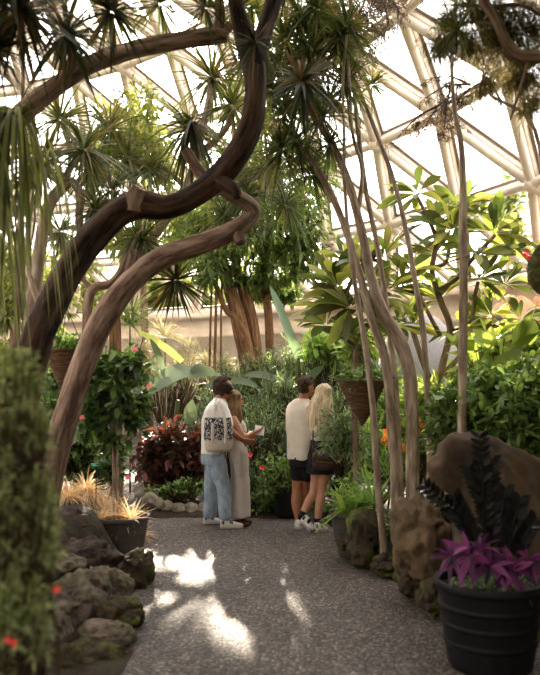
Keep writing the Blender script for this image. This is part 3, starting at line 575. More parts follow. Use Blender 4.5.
# plumeria with broad yellow green leaves
tp = tree('plumeria', 'plumeria tree with whorls of broad yellow green leaves before the dome', 440, 9.0, 'bark', [
    [(440, 440, 9, 4), (440, 380, 9, 4), (450, 330, 9, 3.4), (440, 300, 9, 3.2), (432, 270, 9, 3), (436, 240, 9, 2.4), (424, 210, 9, 2), (416, 195, 9, 2)], [(440, 400, 9, 3.2), (424, 365, 9, 3), (412, 328, 9, 2.6)],
    [(436, 292, 9, 3), (455, 280, 9, 2.6), (470, 262, 9, 2.4), (486, 245, 9, 2.2), (495, 235, 9, 2)], [(450, 330, 9, 2.6), (470, 322, 9, 2.4), (474, 300, 9, 2.2), (478, 282, 9, 2)], [(432, 268, 9, 2.4), (446, 262, 9, 2.2), (450, 240, 9, 2)], [(442, 375, 9, 2.6), (470, 346, 9, 2.4), (492, 322, 9, 2)],
    [(440, 335, 9, 2.4), (424, 305, 8.8, 2), (412, 275, 8.7, 2)]], sides=10, seed=101)
rosettes(tp, 'plumeria', [(417, 194, 9, 36, UP), (436, 222, 9, 40, UP), (452, 232, 8.8, 42, UP), (494, 233, 9, 44, (.3, 0, .8)), (478, 280, 9, 36, UP), (478, 255, 8.7, 40, UP), (492, 318, 9, 40, UP), (412, 326, 9, 34, UP), (462, 208, 9.1, 36, UP), (436, 255, 9.1, 34, (-.3, 0, .7)), (412, 270, 8.7, 30, UP), (510, 250, 9.1, 32, UP), (480, 215, 9.2, 34, UP), (440, 300, 9.2, 34, UP), (462, 330, 9.2, 34, UP), (505, 285, 9.2, 34, UP), (520, 320, 9.2, 34, UP)],
         n=22, w=.24, lo=-.25, droop=.3, prof='obov', seg=6, fold=.2, core=.1, jit=.6)
tq = tree('plumeria', 'smaller plumeria with dark glossy leaf whorls beside the hanging cone basket', 352, 8.2, 'bark', [
    [(356, 470, 8.2, 3), (354, 400, 8.2, 3), (356, 345, 8.2, 3), (350, 318, 8.2, 2.8), (342, 300, 8.2, 2.6), (338, 290, 8.2, 2.4)], [(355, 340, 8.2, 2.6), (372, 322, 8.2, 2.4), (378, 300, 8.2, 2.2)], [(343, 302, 8.2, 2.4), (352, 280, 8.2, 2.2), (362, 265, 8.2, 2)], [(355, 345, 8.2, 2.4), (338, 335, 8.2, 2.2), (326, 328, 8.2, 2)]], sides=10, seed=102)
rosettes(tq, 'plumeria', [(337, 288, 8.2, 44, UP), (362, 262, 8.2, 36, UP), (378, 298, 8.2, 38, UP), (350, 308, 8.0, 42, (-.2, -.4, .6)), (372, 280, 8.1, 32, UP), (385, 255, 8.3, 30, UP), (388, 290, 8.5, 36, UP), (326, 326, 8.2, 34, UP), (330, 305, 8.4, 36, UP), (372, 322, 8.1, 34, UP), (398, 325, 8.6, 34, UP), (402, 285, 8.6, 32, UP), (348, 335, 8.0, 30, UP), (345, 262, 8.4, 34, UP)], n=22, w=.24, lo=-.25, droop=.3, prof='obov', seg=6, fold=.2, core=.1, jit=.5)
# ================================================================== SHRUBS AND POTTED PLANTS
SB = 'shrubs of the far bed'
shrub('conifer_bush', 'out of focus grey green feathery bush with red blooms filling the near corner', 'bush', 0, 560, 2.7, [
    (2, 440, 36, 70, 0, 200), (-6, 530, 44, 80, -.05, 240), (-2, 620, 46, 70, -.1, 230), (-46, 470, 60, 120, .05, 200), (26, 385, 14, 34, 0, 50), (8, 372, 14, 30, .05, 40), (38, 430, 16, 26, 0, 40), (-14, 690, 56, 80, 0, 200), (36, 500, 22, 40, 0, 70), (47, 545, 12, 30, 0, 30), (36, 620, 18, 40, -.1, 50)], 'olive', .042, .007, m=24, prof='lance', base=.2, nstem=4, spread=.8, shell=.2)
cb = bpy.data.objects['conifer_bush']
for px, py in [(57, 590), (14, 643), (7, 640)]: flower(cb, W(px, py, 2.45), PX(4.5, 2.45), 'flowerred', 6)
shrub('glossy_bush', 'dense glossy dark green bush with bright leaf tips above the driftwood', 'bush', 500, 500, 6.6, [
    (505, 420, 52, 48, 0, 330), (462, 412, 38, 34, .2, 170), (535, 395, 40, 40, .2, 200), (525, 460, 45, 45, .1, 220), (450, 440, 24, 24, .2, 70), (498, 385, 40, 22, .3, 120)], 'glossy', .11, .042, m=8, prof='obov', seg=3, cols=3, nstem=4)
bl = shrub('broad_leaf_plant', 'tall plant with big upright yellow green leaves above the glossy bush', 'plant', 500, 470, 8.4, [(500, 340, 50, 26, 0, 10), (480, 360, 30, 20, 0, 5)], 'bigleaf', .3, .12, m=2, prof='oval', nstem=6, seg=3, cols=3)
for px, py, L_px, ax in [(478, 372, 56, (.35, -.3, .9)), (470, 362, 52, (-.3, -.5, .9)), (488, 385, 60, (.5, -.3, .9)), (508, 362, 50, (.5, -.3, .8)), (515, 348, 46, (.2, -.4, .8)), (492, 352, 44, (-.4, -.4, .6)), (530, 345, 48, (-.2, -.5, .7)), (478, 350, 46, (-.7, -.4, .3)), (455, 345, 40, (-.5, -.5, .5)), (535, 365, 40, (.3, -.5, .8)), (500, 378, 44, (-.1, -.8, .5))]:
    mb = MB(); leaves(mb, W(px, py, 8.1), [ax], PX(L_px, 8.1), PX(L_px*.36, 8.1), .25, 'oval', 8, 3, .25, jit=.5); mb.build('leaf', M['bigleaf'], bl)
# far bed between and behind the couples: narrow leaved shrubs
far = [('narrow leaved green shrub right behind the brunette in the long dress', 262, 508, 10.3, [(262, 430, 26, 40, 0, 130), (255, 480, 22, 26, -.1, 80)], 'oleander', .11, .02),
       ('narrow leaved shrub between the two couples', 278, 508, 10.9, [(275, 410, 30, 42, 0, 150), (285, 450, 25, 35, -.3, 90)], 'oleander', .12, .022),
       ('tall narrow leaved shrub showing above the short haired man', 300, 505, 12.0, [(300, 365, 40, 30, 0, 140), (330, 380, 30, 36, 0, 110), (270, 375, 30, 30, 0, 90)], 'oleander', .13, .022),
       ('yellowish narrow leaved shrub behind the blonde woman', 335, 500, 10.6, [(338, 410, 28, 34, 0, 120), (350, 450, 24, 30, 0, 80), (340, 485, 26, 20, 0, 60)], 'oleander', .1, .018),
       ('low leafy shrub at the heels of the short haired man', 272, 515, 9.85, [(272, 480, 20, 26, 0, 80), (262, 500, 18, 14, -.05, 50)], 'glossy', .07, .03),
       ('dense dark shrub under the fig tree', 232, 500, 11.6, [(225, 400, 36, 30, 0, 110), (240, 380, 30, 24, 0.4, 80), (205, 440, 22, 44, 0, 90)], 'oleander', .12, .024),
       ('shrub in deep shade beyond the hanging cone basket', 378, 500, 9.6, [(375, 445, 26, 30, 0, 80), (395, 405, 28, 30, .3, 70), (415, 440, 26, 30, 0, 60)], 'fern', .12, .04),
       ('leafy shrub around the foot of the plumeria', 430, 480, 8.4, [(428, 402, 32, 24, 0, 60), (440, 430, 26, 24, -.2, 60)], 'bigleaf', .16, .06),
       ('pale haze toned shrub under the sunlit wall', 165, 480, 14.0, [(165, 375, 40, 18, 0, 90), (195, 360, 30, 20, 0, 60), (225, 365, 28, 16, 0.5, 50), (120, 370, 34, 24, 0, 70)], 'mist', .16, .02),
       ('dark shrub filling the bed behind the pink flowered potted tree', 85, 490, 9.0, [(60, 420, 46, 46, 0, 180), (95, 460, 40, 30, 0, 120), (30, 380, 40, 34, .4, 110), (75, 370, 34, 30, .5, 100)], 'hibiscus', .09, .045),
       ('low creeping shrub in front of the copper leaved bush', 190, 500, 9.95, [(186, 486, 20, 11, 0, 45), (160, 492, 14, 8, 0, 25)], 'glossy', .06, .03)]
for lab, px, py, Y, cl, mt, l, w in far: shrub('garden_shrub', lab, 'shrub', px, py, Y, cl, mt, l, w, SB, m=11, prof='oval' if w > .025 else 'lance', seg=3 if w > .025 else 2, nstem=5)
for lab, px, py, Y, cl, mt, l, w in [('airy yellow green shrub before the pale dome cover', 415, 490, 10.6, [(385, 388, 30, 24, 0, 50), (415, 400, 34, 22, 0, 50), (360, 350, 22, 24, .3, 34)], 'bigleaf', .24, .09),
       ('broad leaved shrub below the rock outcrop', 500, 490, 10.2, [(510, 360, 44, 28, 0, 70), (480, 372, 30, 22, 0, 50), (535, 345, 30, 26, .3, 40)], 'bigleaf', .28, .1),
       ('light green shrub between the hanging cone basket and the smaller plumeria', 345, 495, 11.4, [(345, 345, 30, 22, 0, 60), (320, 345, 26, 18, .2, 50)], 'fern', .2, .05)]: shrub('garden_shrub', lab, 'shrub', px, py, Y, cl, mt, l, w, SB, m=8, prof='oval', seg=4, cols=3, nstem=4)
shrub('copper_bush', 'copper red leaved bush behind the low stone edging', 'bush', 172, 500, 10.4, [(172, 448, 32, 30, 0, 150), (152, 462, 22, 26, 0, 80), (196, 450, 20, 34, 0.1, 80)], 'redleaf', .13, .055, m=8, prof='oval', seg=3, cols=3)
# banana and sword leaves
bn = thing('banana_plant', 'banana plant with large pale drooping leaves behind the man with the tote', 'plant', ground_root(178, 11.2)); mb = MB(); tube(mb, [W(178, 480, 11.2), W(176, 430, 11.2), W(178, 400, 11.2)], [.06, .05, .03], 10, 4, .05); mb.build('stem', M['stemgreen'], bn)
for px, py, L_px, w, ax, dr in [(196, 372, 70, 21, (-.6, -.3, .1), .75), (188, 378, 52, 15, (.6, -.3, .5), .6), (176, 385, 58, 17, (-.4, -.3, .35), 1.2), (150, 395, 46, 12, (-.6, -.2, .4), .9), (208, 388, 40, 10, (.6, -.2, .7), .7), (190, 428, 40, 14, (.1, -.4, .9), .2), (202, 430, 34, 10, (.4, -.4, .9), .3), (165, 375, 56, 7, (-.25, -.3, 1), .3), (228, 384, 46, 9, (.8, -.2, .4), .7), (244, 376, 50, 8, (.9, -.3, .25), .5), (158, 372, 60, 10, (-.3, -.4, .6), 1.)]:
    mb = MB(); leaves(mb, W(px, py, 11.0), [ax], PX(L_px, 11.), PX(w, 11.), dr, 'oval', 10, 3, .3, up=(.1, -1, .35), jit=.2, wave=.01); mb.build('leaf', M['banana'], bn)
ag = thing('sword_plant', 'plant with one long blue green sword leaf standing before the pale wall', 'plant', ground_root(298, 11.4)); mb = MB()
for px, py, L_px, w, ax, dr in [(300, 362, 86, 9.5, (-.38, -.1, 1), .04), (304, 385, 36, 9, (.5, -.2, .8), .3), (294, 385, 30, 9, (-.7, -.2, .5), .3)]:
    mb = MB(); leaves(mb, W(px, py, 11.4), [ax], PX(L_px, 11.4), PX(w, 11.4), dr, 'strap', 10, 3, .35, up=(.3, -1, .1), jit=.05); mb.build('leaf', M['agave'], ag)
mb = MB(); tube(mb, [ground_root(298, 11.4), W(298, 400, 11.4), W(298, 358, 11.4)], [.05, .05, .03], 8, 3); mb.build('stem', M['stemgreen'], ag)
yb = thing('ribbon_plant', 'slanting yellow edged ribbon leaf over the haze grey grasses', 'plant', ground_root(192, 11.6)); mb = MB(); leaves(mb, W(182, 362, 11.3), [(-.85, -.1, .75)], PX(62, 11.3), PX(9, 11.3), .15, 'strap', 10, 3, .3, up=(.4, -.8, .5), jit=.03); mb.build('leaf', M['yellowstrap'], yb)
mb = MB(); tube(mb, [ground_root(192, 11.6), W(188, 420, 11.4), W(182, 362, 11.3)], [.012, .01, .008], 8, 4); mb.build('stem', M['stemgreen'], yb)
for i, (px, py, r, Y, lab, mt, nn) in enumerate([(165, 338, 44, 13.2, 'grass fountain greyed for the sunny haze under the spiky hanging head', 'mist', 90), (140, 352, 40, 12.6, 'haze grey grass fountain nearest the fan palm', 'mist', 80), (205, 362, 34, 13.0, 'haze grey grass clump below the post of the dome', 'mist', 70), (130, 325, 40, 10.8, 'fan palm with stiff green fingers behind the arching trunk', 'palm', 60), (345, 370, 30, 12.8, 'grassy plant in the gap right of the sword leaf', 'oleander', 60)]):
    b = ground_root(px, Y); g = thing('fountain_grass' if mt != 'palm' else 'fan_palm', lab, 'plant', b); c = W(px, py, Y); mb = MB()
    tube(mb, [b, (b+c)/2, c], [.014, .012, .01], 8, 2); mb.build('stem', M['stemgreen'], g); mb = MB(); rosette(mb, c, PX(r, Y), nn, .025 if mt != 'palm' else .06, lo=-.1, droop=.5 if mt != 'palm' else .15); mb.build('leaf_rosette', M[mt], g)
# ------------------------------------------------ potted plants
def planter(name, label, cat, px, py, Y, z0, r1, r0, h, mat, ribs=0, group=None):
    c = W(px, py, Y); c[2] = z0; r = thing(name, label, cat, c, group)
    pr = [(.001, 0), (r0*.96, 0), (r0, .015)]
    for k in range(1, 40):
        t = k/40; rr = r0+(r1*.95-r0)*t**.9
        if ribs and min(abs(t-q) for q in ribs) < .013: rr += .011
        pr.append((rr, h*(.015+.9*t)))
    pr += [(r1*.95, h*.9), (r1*.99, h*.905), (r1, h*.93), (r1, h*.985), (r1*.985, h), (r1*.93, h), (r1*.91, h*.97), (r1*.9, h*.9)]
    mb = MB(); lathe(mb, c, pr, 56); mb.build('pot', M[mat], r)
    mb = MB(); lathe(mb, c, [(.001, h*.93), (r1*.5, h*.925), (r1*.92, h*.9)], 40); mb.build('soil', M['soil'], r); return r, c+np.array([0, 0, h*.92])
# tree in the charcoal pot on the stacked rocks
hp, hc = planter('potted_hibiscus', 'hibiscus tree with pink blooms and stakes in a round charcoal pot', 'potted plant', 119, 550, 7.35, .0, PX(30, 7.35), PX(22, 7.35), PX(43, 7.35), 'potbrown')
mb = MB(); tube(mb, [hc, W(115, 440, 7.35), W(114, 400, 7.35), W(116, 370, 7.35)], [.022, .02, .016, .01], 10, 4, .08, 3); b3 = W(114, 430, 7.35)
for k in range(16):
    e = W(115+rng.uniform(-34, 34), 385+rng.uniform(-38, 30), 7.35+rng.uniform(-.3, .3)); tube(mb, [b3, (b3+e)/2+np.array([0, 0, .05]), e], [.01, .007, .003], 6, 3)
tube(mb, [W(122, 390, 7.3), W(136, 362, 7.2), W(143, 338, 7.2)], [.008, .006, .004], 6, 3); mb.build('trunk', M['bark'], hp)
for dx in (-1.6, 2.6):
    mb = MB(); tube(mb, [hc+np.array([PX(dx-3, 7.35), -.03, -.05]), W(114+dx, 398, 7.32)], [.011, .011], 8, 1); mb.build('stake', M['barklight'], hp)
fo = MB()
for cx, cy, rx, rz, dY, n in [(114, 385, 40, 36, 0, 120), (95, 420, 26, 26, 0, 40), (134, 412, 22, 26, 0, 36), (125, 360, 26, 18, 0, 36), (112, 440, 20, 12, 0, 14)]: clumps(fo, W(cx, cy, 7.35+dY), (PX(rx, 7.35), .3, PX(rz, 7.35)), n, 8, .095, .06, 'oval', .25, 3, 3)
fo.build('foliage', M['hibiscus'], hp)
for px, py in [(135, 350), (149, 387), (82, 418), (128, 478)]: flower(hp, W(px, py, 7.0), PX(3.4, 7.), 'flowerpink', 5)
fo = MB(); rosette(fo, hc, PX(34, 7.3), 150, .045, lo=-.05, droop=.6); rosette(fo, hc+np.array([PX(14, 7.3), -.1, 0]), PX(34, 7.3), 26, .07, lo=.2, droop=.25); rosette(fo, hc+np.array([-PX(15, 7.3), -.05, 0]), PX(26, 7.3), 40, .07, lo=.0, droop=.6); fo.build('dry_grass', M['dryleaf'], hp)
for i, (px, py, r, Y, lab) in enumerate([(86, 500, 26, 7.8, 'dry tan grass tuft left of the potted hibiscus stakes'), (104, 498, 26, 7.95, 'dry tan grass tuft behind the charcoal pot rim'), (68, 505, 24, 7.5, 'dry tan grass tuft nearest the leaning trunks'), (135, 492, 24, 8.3, 'dry tan grass tuft between charcoal pot and copper bush')]):
    c = W(px, py, Y); c[2] = gz(c[0], c[1]); mb = MB(); rosette(mb, c+np.array([0, 0, .05]), PX(r*1.45, Y), 170, .04, lo=.0, droop=.7); o = mb.build('dry_grass_tuft', M['dryleaf']); recentre(o); tag(o, lab, 'grass tuft', 'dry grass tufts behind the charcoal pot')
# fern planter
fp, fc = planter('potted_fern', 'bright green arching fern in a dark grey planter beside the blonde woman', 'potted plant', 354, 551, 7.45, 0., PX(24, 7.45), PX(15, 7.45), PX(44, 7.45), 'potgrey')
fo = MB(); rosette(fo, fc, PX(46, 7.45), 46, .085, lo=.05, droop=.55, seg=6); rosette(fo, fc+np.array([PX(8, 7), 0, .05]), PX(40, 7.4), 40, .05, lo=.3, droop=.3); clumps(fo, fc+np.array([0, 0, .18]), (.28, .25, .18), 60, 10, .07, .016, 'lance'); fo.build('foliage', M['fern'], fp)
mb = MB(); leaves(mb, fc+np.array([-.12, -.15, .02]), [(-.5, -.3, .7)], .36, .06, 1.2, 'strap', 10, 3, .3); leaves(mb, fc+np.array([-.05, -.15, .02]), [(.1, -.4, .9)], .38, .06, .5, 'strap', 10, 3, .3); leaves(mb, fc+np.array([-.1, -.1, .02]), [(-.2, -.3, .9)], .4, .055, .4, 'strap', 10, 3, .3); mb.build('strap_leaf', M['bigleaf'], fp)
op, oc = planter('potted_oleander', 'slim narrow leaved shrub in front of the blonde woman, stem bare at the bottom', 'potted plant', 346, 532, 8.3, gz(.8, 8.3), .15, .12, .22, 'potdark')
mb = MB(); fo = MB()
for e in [(335, 440), (350, 425), (342, 415), (358, 440), (328, 425)]: tube(mb, [oc, W(346, 470, 8.3), W(*e, 8.3)], [.011, .009, .004], 6, 4)
for cx, cy, rx, rz, n in [(340, 428, 24, 30, 90), (356, 440, 16, 24, 45), (326, 445, 10, 14, 16)]: clumps(fo, W(cx, cy, 8.3), (PX(rx, 8.3), .2, PX(rz, 8.3)), n, 9, .1, .018, 'lance', .15)
mb.build('stem', M['twig'], op); fo.build('foliage', M['oleander'], op)
# dark pot behind the second couple
dp, dc = planter('potted_shrub', 'round black pot with leafy shrub behind the short haired man', 'potted plant', 288, 517, 9.65, .01, PX(16, 9.65), PX(12, 9.65), PX(30, 9.65), 'potdark')
fo, st = MB(), MB(); clumps(fo, dc+np.array([-.05, 0, .2]), (.32, .28, .25), 60, 9, .08, .035, 'oval', tw=st, base=dc); clumps(fo, dc+np.array([-.2, -.15, .02]), (.2, .1, .15), 24, 8, .07, .03, 'oval', tw=st, base=dc); fo.build('foliage', M['glossy'], dp); st.build('stem', M['twig'], dp)
for px, py in [(262, 468), (250, 455)]: flower(dp, W(px, py, 9.3), .04, 'flowerred')
# near planter with purple leaves and black stalks
pp, pc = planter('purple_planter', 'black banded planter with magenta purple leaves and near black leafy stalks', 'potted plant', 490, 655, 4.6, 0., PX(53, 4.6), PX(40, 4.6), PX(84, 4.6), 'potdark', ribs=(.33, .55, .78))
for cx, cy, r, nn, ax in [(470, 556, 30, 16, (-.4, -.6, .5)), (512, 572, 32, 16, (.3, -.7, .4)), (490, 566, 28, 14, (0, -.8, .4)), (452, 556, 26, 12, (-.7, -.4, .3)), (528, 560, 30, 14, (.5, -.4, .5)), (482, 548, 26, 12, (-.1, .1, .9)), (508, 588, 24, 9, (.1, -.8, -.3))]:
    mb = MB(); rosette(mb, W(cx, cy, 4.45), PX(r, 4.45), nn, .23, axis=ax, lo=-.15, droop=.3, prof='lance', seg=5, fold=.35); mb.build('leaf_rosette', M['purple'], pp)
mb = MB(); clumps(mb, pc+np.array([0, -.08, .04]), (.26, .2, .06), 40, 8, .05, .02, 'oval'); mb.build('foliage', M['oleander'], pp)
for (x0, y0, x1, y1) in [(478, 575, 455, 498), (485, 575, 480, 438), (492, 575, 492, 462), (500, 575, 505, 490), (508, 575, 520, 500), (482, 575, 428, 488), (515, 575, 535, 520), (495, 575, 470, 470)]:
    a, b = W(x0, y0, 4.6), W(x1, y1, 4.6+rng.uniform(-.12, .12)); mid = (a+b)/2+np.array([(a[0]-b[0])*.2, 0, .03]); mb = MB(); tube(mb, [a, mid, b], [.011, .009, .004], 8, 5)
    Q = smooth_path(np.array([a, mid, b]), 9)[5:]; T = nrm(np.gradient(Q, axis=0))
    for q, t in zip(Q, T):
        s = nrm(np.cross(t, [.2, 1, .1])); leaves(mb, [q, q], [s*.8+t*.7, -s*.8+t*.7], .07, .032, .05, 'oval', 4, 3, .25, up=(0, -1, .3), jit=.3)
    mb.build('leafy_stalk', M['raven'], pp)
# ------------------------------------------------ hanging baskets
def cone_basket(label, px, ry, Y, rpx, hpx, tip_dx, top, mat='wicker'):
    c = W(px, ry, Y); r_, h = PX(rpx, Y), PX(hpx, Y); g = thing('hanging_basket', label, 'hanging basket', c-np.array([0, 0, h]), 'cone shaped hanging baskets'); mb = MB(); n = 26; pr = []
    for k in range(n+1):
        t = k/n; pr.append((max(.004, r_*t**.85)*(1+.02*(k % 2)), -h+h*t))
    pr += [(r_*1.05, .0), (r_*1.05, .02), (r_*.95, .02), (r_*.9, -.03)]; lathe(mb, c, pr, 40); mb.build('basket', M[mat], g)
    for k in range(3):
        a = k*2.094+.5; mb = MB(); tube(mb, [c+np.array([r_*math.cos(a), r_*math.sin(a), .0]), c+np.array([0, 0, r_*2.2])], [.004, .004], 6, 1); mb.build('wire', M['wire'], g)
    mb = MB(); tube(mb, [c+np.array([0, 0, r_*2.2]), c+np.array([0, 0, top])], [.004, .004], 6, 1); mb.build('hanger', M['wire'], g)
    fo = MB(); clumps(fo, c+np.array([0, 0, .06]), (r_*1.25, r_*1.15, .13), 130, 9, .05, .028, 'oval', .2, 2, 2); clumps(fo, c+np.array([0, -r_*.5, -.02]), (r_*.9, r_*.4, .07), 30, 8, .05, .025, 'oval', .3); fo.build('foliage', M['glossy'], g); return g
cone_basket('cone shaped wicker basket with trailing plant hanging above the fern planter', 362, 382, 7.4, 24, 44, 0, 3.6)
cone_basket('cone shaped wicker basket hanging behind the leaning dark trunk', 66, 352, 7.2, 20, 48, 0, 3.)
mo = thing('moss_basket', 'moss covered hanging ball with red flowers cut by the picture border', 'hanging basket', W(548, 297, 5.6)); c = W(548, 270, 5.6); v, f = ico(5); mb = MB(); mb.add(c+v*np.array([PX(20, 5.6), PX(20, 5.6), PX(27, 5.6)])*(1+.08*fbm(v, 4, 3, 3))[:, None], f); mb.build('moss_ball', M['mossball'], mo)
mb = MB(); tube(mb, [c+np.array([0, 0, .15]), c+np.array([0, 0, 3.2])], [.004, .004], 6, 1); mb.build('hanger', M['wire'], mo); mb = MB(); clumps(mb, c, (.15, .15, .2), 40, 7, .05, .02, 'oval'); mb.build('foliage', M['hibiscus'], mo)
for px, py in [(524, 256), (529, 259), (527, 252)]: flower(mo, W(px, py, 5.6), .03, 'flowerred')
# orange flowers
of = shrub('orange_flower_plant', 'plant with bright orange blooms behind the thin trunks', 'flowering plant', 405, 500, 8.6, [(395, 462, 34, 26, 0, 70), (425, 440, 20, 26, 0, 40)], 'fern', .18, .022, m=6, prof='lance')
for px, py in [(388, 433), (392, 441), (386, 437), (395, 447), (402, 446), (418, 420), (426, 418), (430, 421), (418, 433), (436, 436), (385, 432), (388, 445), (422, 426), (405, 450), (383, 440), (432, 414)]:
    a = W(px, py, 8.1); flower(of, a, PX(3.8, 8.1), 'flowerorange', 6)
# spiky yellow grass in front of the thin trunk, fern patch
for px, py, r, Y, lab in [(374, 505, 42, 7.25, 'thin upright grassy plant against the slender trunk'), (368, 485, 30, 7.9, 'striped fern fronds behind the fern planter')]:
    c = W(px, py, Y); b = np.array([c[0], Y, gz(c[0], Y)]); g = thing('grassy_plant', lab, 'plant', b); mb = MB(); tube(mb, [b, c], [.01, .008], 6, 1); mb.build('stem', M['stemgreen'], g); mb = MB(); rosette(mb, c, PX(r, Y), 28, .05, lo=.35, droop=.2); mb.build('leaf_rosette', M['fern'], g)
# low plants along the feet of the beds
for i, (px, py, Y, lab) in enumerate([(400, 535, 7.0, 'small green seedling clump between the thin trunks'), (440, 520, 6.4, 'green clump between boulder and driftwood'), (250, 515, 9.75, 'low green clump behind the sandals'), (310, 512, 9.8, 'low green clump behind the white sneakers of the blonde'), (332, 520, 9.2, 'low green clump behind the fern planter')]):
    shrub('ground_plant', lab, 'plant', px, py, Y, [(px, py-10, 18, 12, 0, 40)], 'glossy', .05, .022, 'low clumps at the bed edges', m=8, nstem=2)
# small green plant sign
sg = thing('plant_sign', 'small green plant label on a stake beside the potted hibiscus', 'sign', W(96, 480, 7.6)*np.array([1, 1, 0])+np.array([0, 0, gz(W(96, 480, 7.6)[0], 7.6)])); c = W(96, 466, 7.6); mb = MB(); box(mb, c, (PX(10, 7.6), .008, PX(6, 7.6)), [[1, 0, .0], [0, .9, -.4], [0, .4, .9]]); mb.build('plate', plain('sign green', '1f8a68', .4), sg)
mb = MB(); box(mb, c+np.array([0, -.008, .005]), (PX(6, 7.6), .004, PX(1.2, 7.6)), [[1, 0, .0], [0, .9, -.4], [0, .4, .9]]); mb.build('plate_marking', plain('sign pale', 'b8d8c8', .4), sg); mb = MB(); tube(mb, [c, c-np.array([0, -.02, .35])], [.005, .005], 6, 1); mb.build('stake', M['wire'], sg)
# pale rounded dome cover seen between the stems
c = W(420, 375, 12.0); b = np.array([c[0], c[1], 0.]); ud = thing('dome_cover', 'pale grey rounded dome cover seen between the thin trunks', 'garden cover', b); mb = MB(); R_c = PX(42, 12.); hh = PX(66, 12.); z0 = c[2]-.05
pr = [(R_c*math.cos(t), z0+hh*math.sin(t)**1.0) for t in np.linspace(0, 1.5, 16)]+[(.002, z0+hh*1.02)]; lathe(mb, b, pr, 40); mb.build('cover', noise_mat('pale woven cover', '8d8a90', 'b4b0b6', 70., bump=.3), ud); mb = MB(); tube(mb, [b, b+np.array([0, 0, z0+hh*.95])], [.03, .03], 10, 1); mb.build('pole', M['wire'], ud)
M['rockorange'] = noise_mat('orange tan rock', 'b88a62', 'dcb48c', 3., bump=.5)
# rock outcrop and trees far back
rock('rock_outcrop', 518, 392, 96, 190, 13.6, 'rockorange', 'orange tan rock outcrop before the ring wall at the picture border', 'rock outcrop', None, 77, 1.2, 5, .25)
def outside_tree(lab, px, py, Y, clouds, L, seed): return crown_tree('outdoor_tree', lab, px, Y, 'bark', [[(px, 405, Y, 3), (px, 350, Y, 3), (px, py, Y, 2)]], clouds, 'farleaf', L, L*.42, m=10, group='trees outside the dome', seed=seed, prof='oval', hang=0)
outside_tree('outdoor tree seen through the panes behind the haze grey grasses', 165, 290, 34., [(165, 290, 38, 32, 0, 150), (130, 300, 30, 26, 0, 80), (200, 300, 30, 24, 0, 80)], .55, 111)
outside_tree('outdoor tree seen through the panes behind the fig tree trunks', 275, 300, 36., [(275, 298, 36, 26, 0, 120), (245, 290, 26, 26, 0, 70)], .55, 112)
outside_tree('faint outdoor tree through the panes above the red flowers', 508, 230, 40., [(506, 205, 22, 34, 0, 60), (515, 240, 20, 26, 0, 40)], .6, 113)
outside_tree('outdoor tree seen through the panes beyond the leafy border tree', 40, 280, 34., [(30, 280, 60, 40, 0, 200), (85, 290, 30, 26, 0, 80)], .55, 114)
# tall trees added out of frame, crowns placed to shade this end of the path
for lab, x, y, cr in [('unseen tree added to shade the conifer bush side of the path', -4.2, 1.6, [(-3.0, 2.2, 5.0, 1.8, 1.8, 1.2, 300), (-4.4, .6, 4.2, 1.4, 1.4, 1.4, 220), (-1.6, 3.0, 5.1, 1.6, 1.1, .7, 300)]), ('unseen tree added behind the viewer to shade the path', -1.6, -1.8, [(-1.0, -.8, 4.8, 2.2, 1.6, 1.6, 380), (-3.2, .8, 5.4, 1.6, 1.6, 1., 150)]), ('unseen tree added to shade the planter side of the path', 3.9, 1.8, [(1.6, 1.4, 5.2, 1.9, 1.9, .8, 560), (3.4, 4.2, 4.8, 1.0, 1.6, .9, 300), (1.9, -.3, 3.9, 1.5, 1.1, 1.3, 300), (1.6, 4.4, 6.6, 2.4, 1.8, .9, 420), (3.9, 6.2, 3.1, .8, 1.9, 1.8, 420), (3.3, 3.0, 2.8, .9, 1.3, 1.6, 340), (1.5, 3.0, 4.9, 2.0, 1.1, .8, 450)])]:
    r = thing('added_shade_tree', lab, 'tree', (x, y, gz(x, y)-.05)); mb, fo = MB(), MB(); b = np.array([x, y, gz(x, y)-.05])
    for cx, cy, cz, rx, ry, rz, n in cr: tube(mb, [b, b*np.array([.8, .8, 1])+np.array([cx*.2, cy*.2, cz*.5]), (cx, cy, cz)], [.14, .1, .04], 12, 5, .1); clumps(fo, (cx, cy, cz), (rx, ry, rz), n, 10, .26, .12, 'oval', .2, 2, 2, shell=.2)
    mb.build('trunk', M['bark'], r); fo.build('foliage', M['ficus'], r)
# ================================================================== PEOPLE
M['skin'] = noise_mat('tanned skin', '9a6448', 'b27a5c', 14., rough=.5, bump=.05, spec=.35)
M['skinpale'] = noise_mat('fair skin', 'b98468', 'cb9a80', 14., rough=.5, bump=.05, spec=.35)
M['eyewhite'] = plain('eye', '3a2a22', .2); M['lip'] = plain('lip', 'a05a50', .5)
M['hairdark'] = noise_mat('dark curly hair', '1c130e', '4c3324', 60., rough=.6, bump=.6)
M['hairbrown'] = noise_mat('long light brown hair', '4d3522', '9a7648', 40., (1, 1, .08), .45, .3)
M['hairshort'] = noise_mat('short brown hair', '2a1a11', '4c3220', 80., rough=.6, bump=.5)
M['hairblond'] = noise_mat('long platinum hair', 'b59a72', 'eadcc0', 40., (1, 1, .08), .45, .3)
M['white'] = noise_mat('white cotton', 'e6e1dd', 'f4f0ec', 9., rough=.9, bump=.25, bdist=.01)
M['cream'] = noise_mat('cream cotton', 'e4d9cb', 'f2e8da', 9., rough=.9, bump=.25, bdist=.01)
M['denim'] = noise_mat('light denim', '8398ac', 'b7c7d4', 11., (1, 1, .6), .9, .3, bdist=.01, c3='9fb1bf')
M['dress'] = noise_mat('speckled pale dress', 'b5aca4', 'ddd5cc', 120., rough=.9, bump=.2, bdist=.005)
M['black'] = plain('black cloth', '17171b', .9, bump=.2, bs=20)
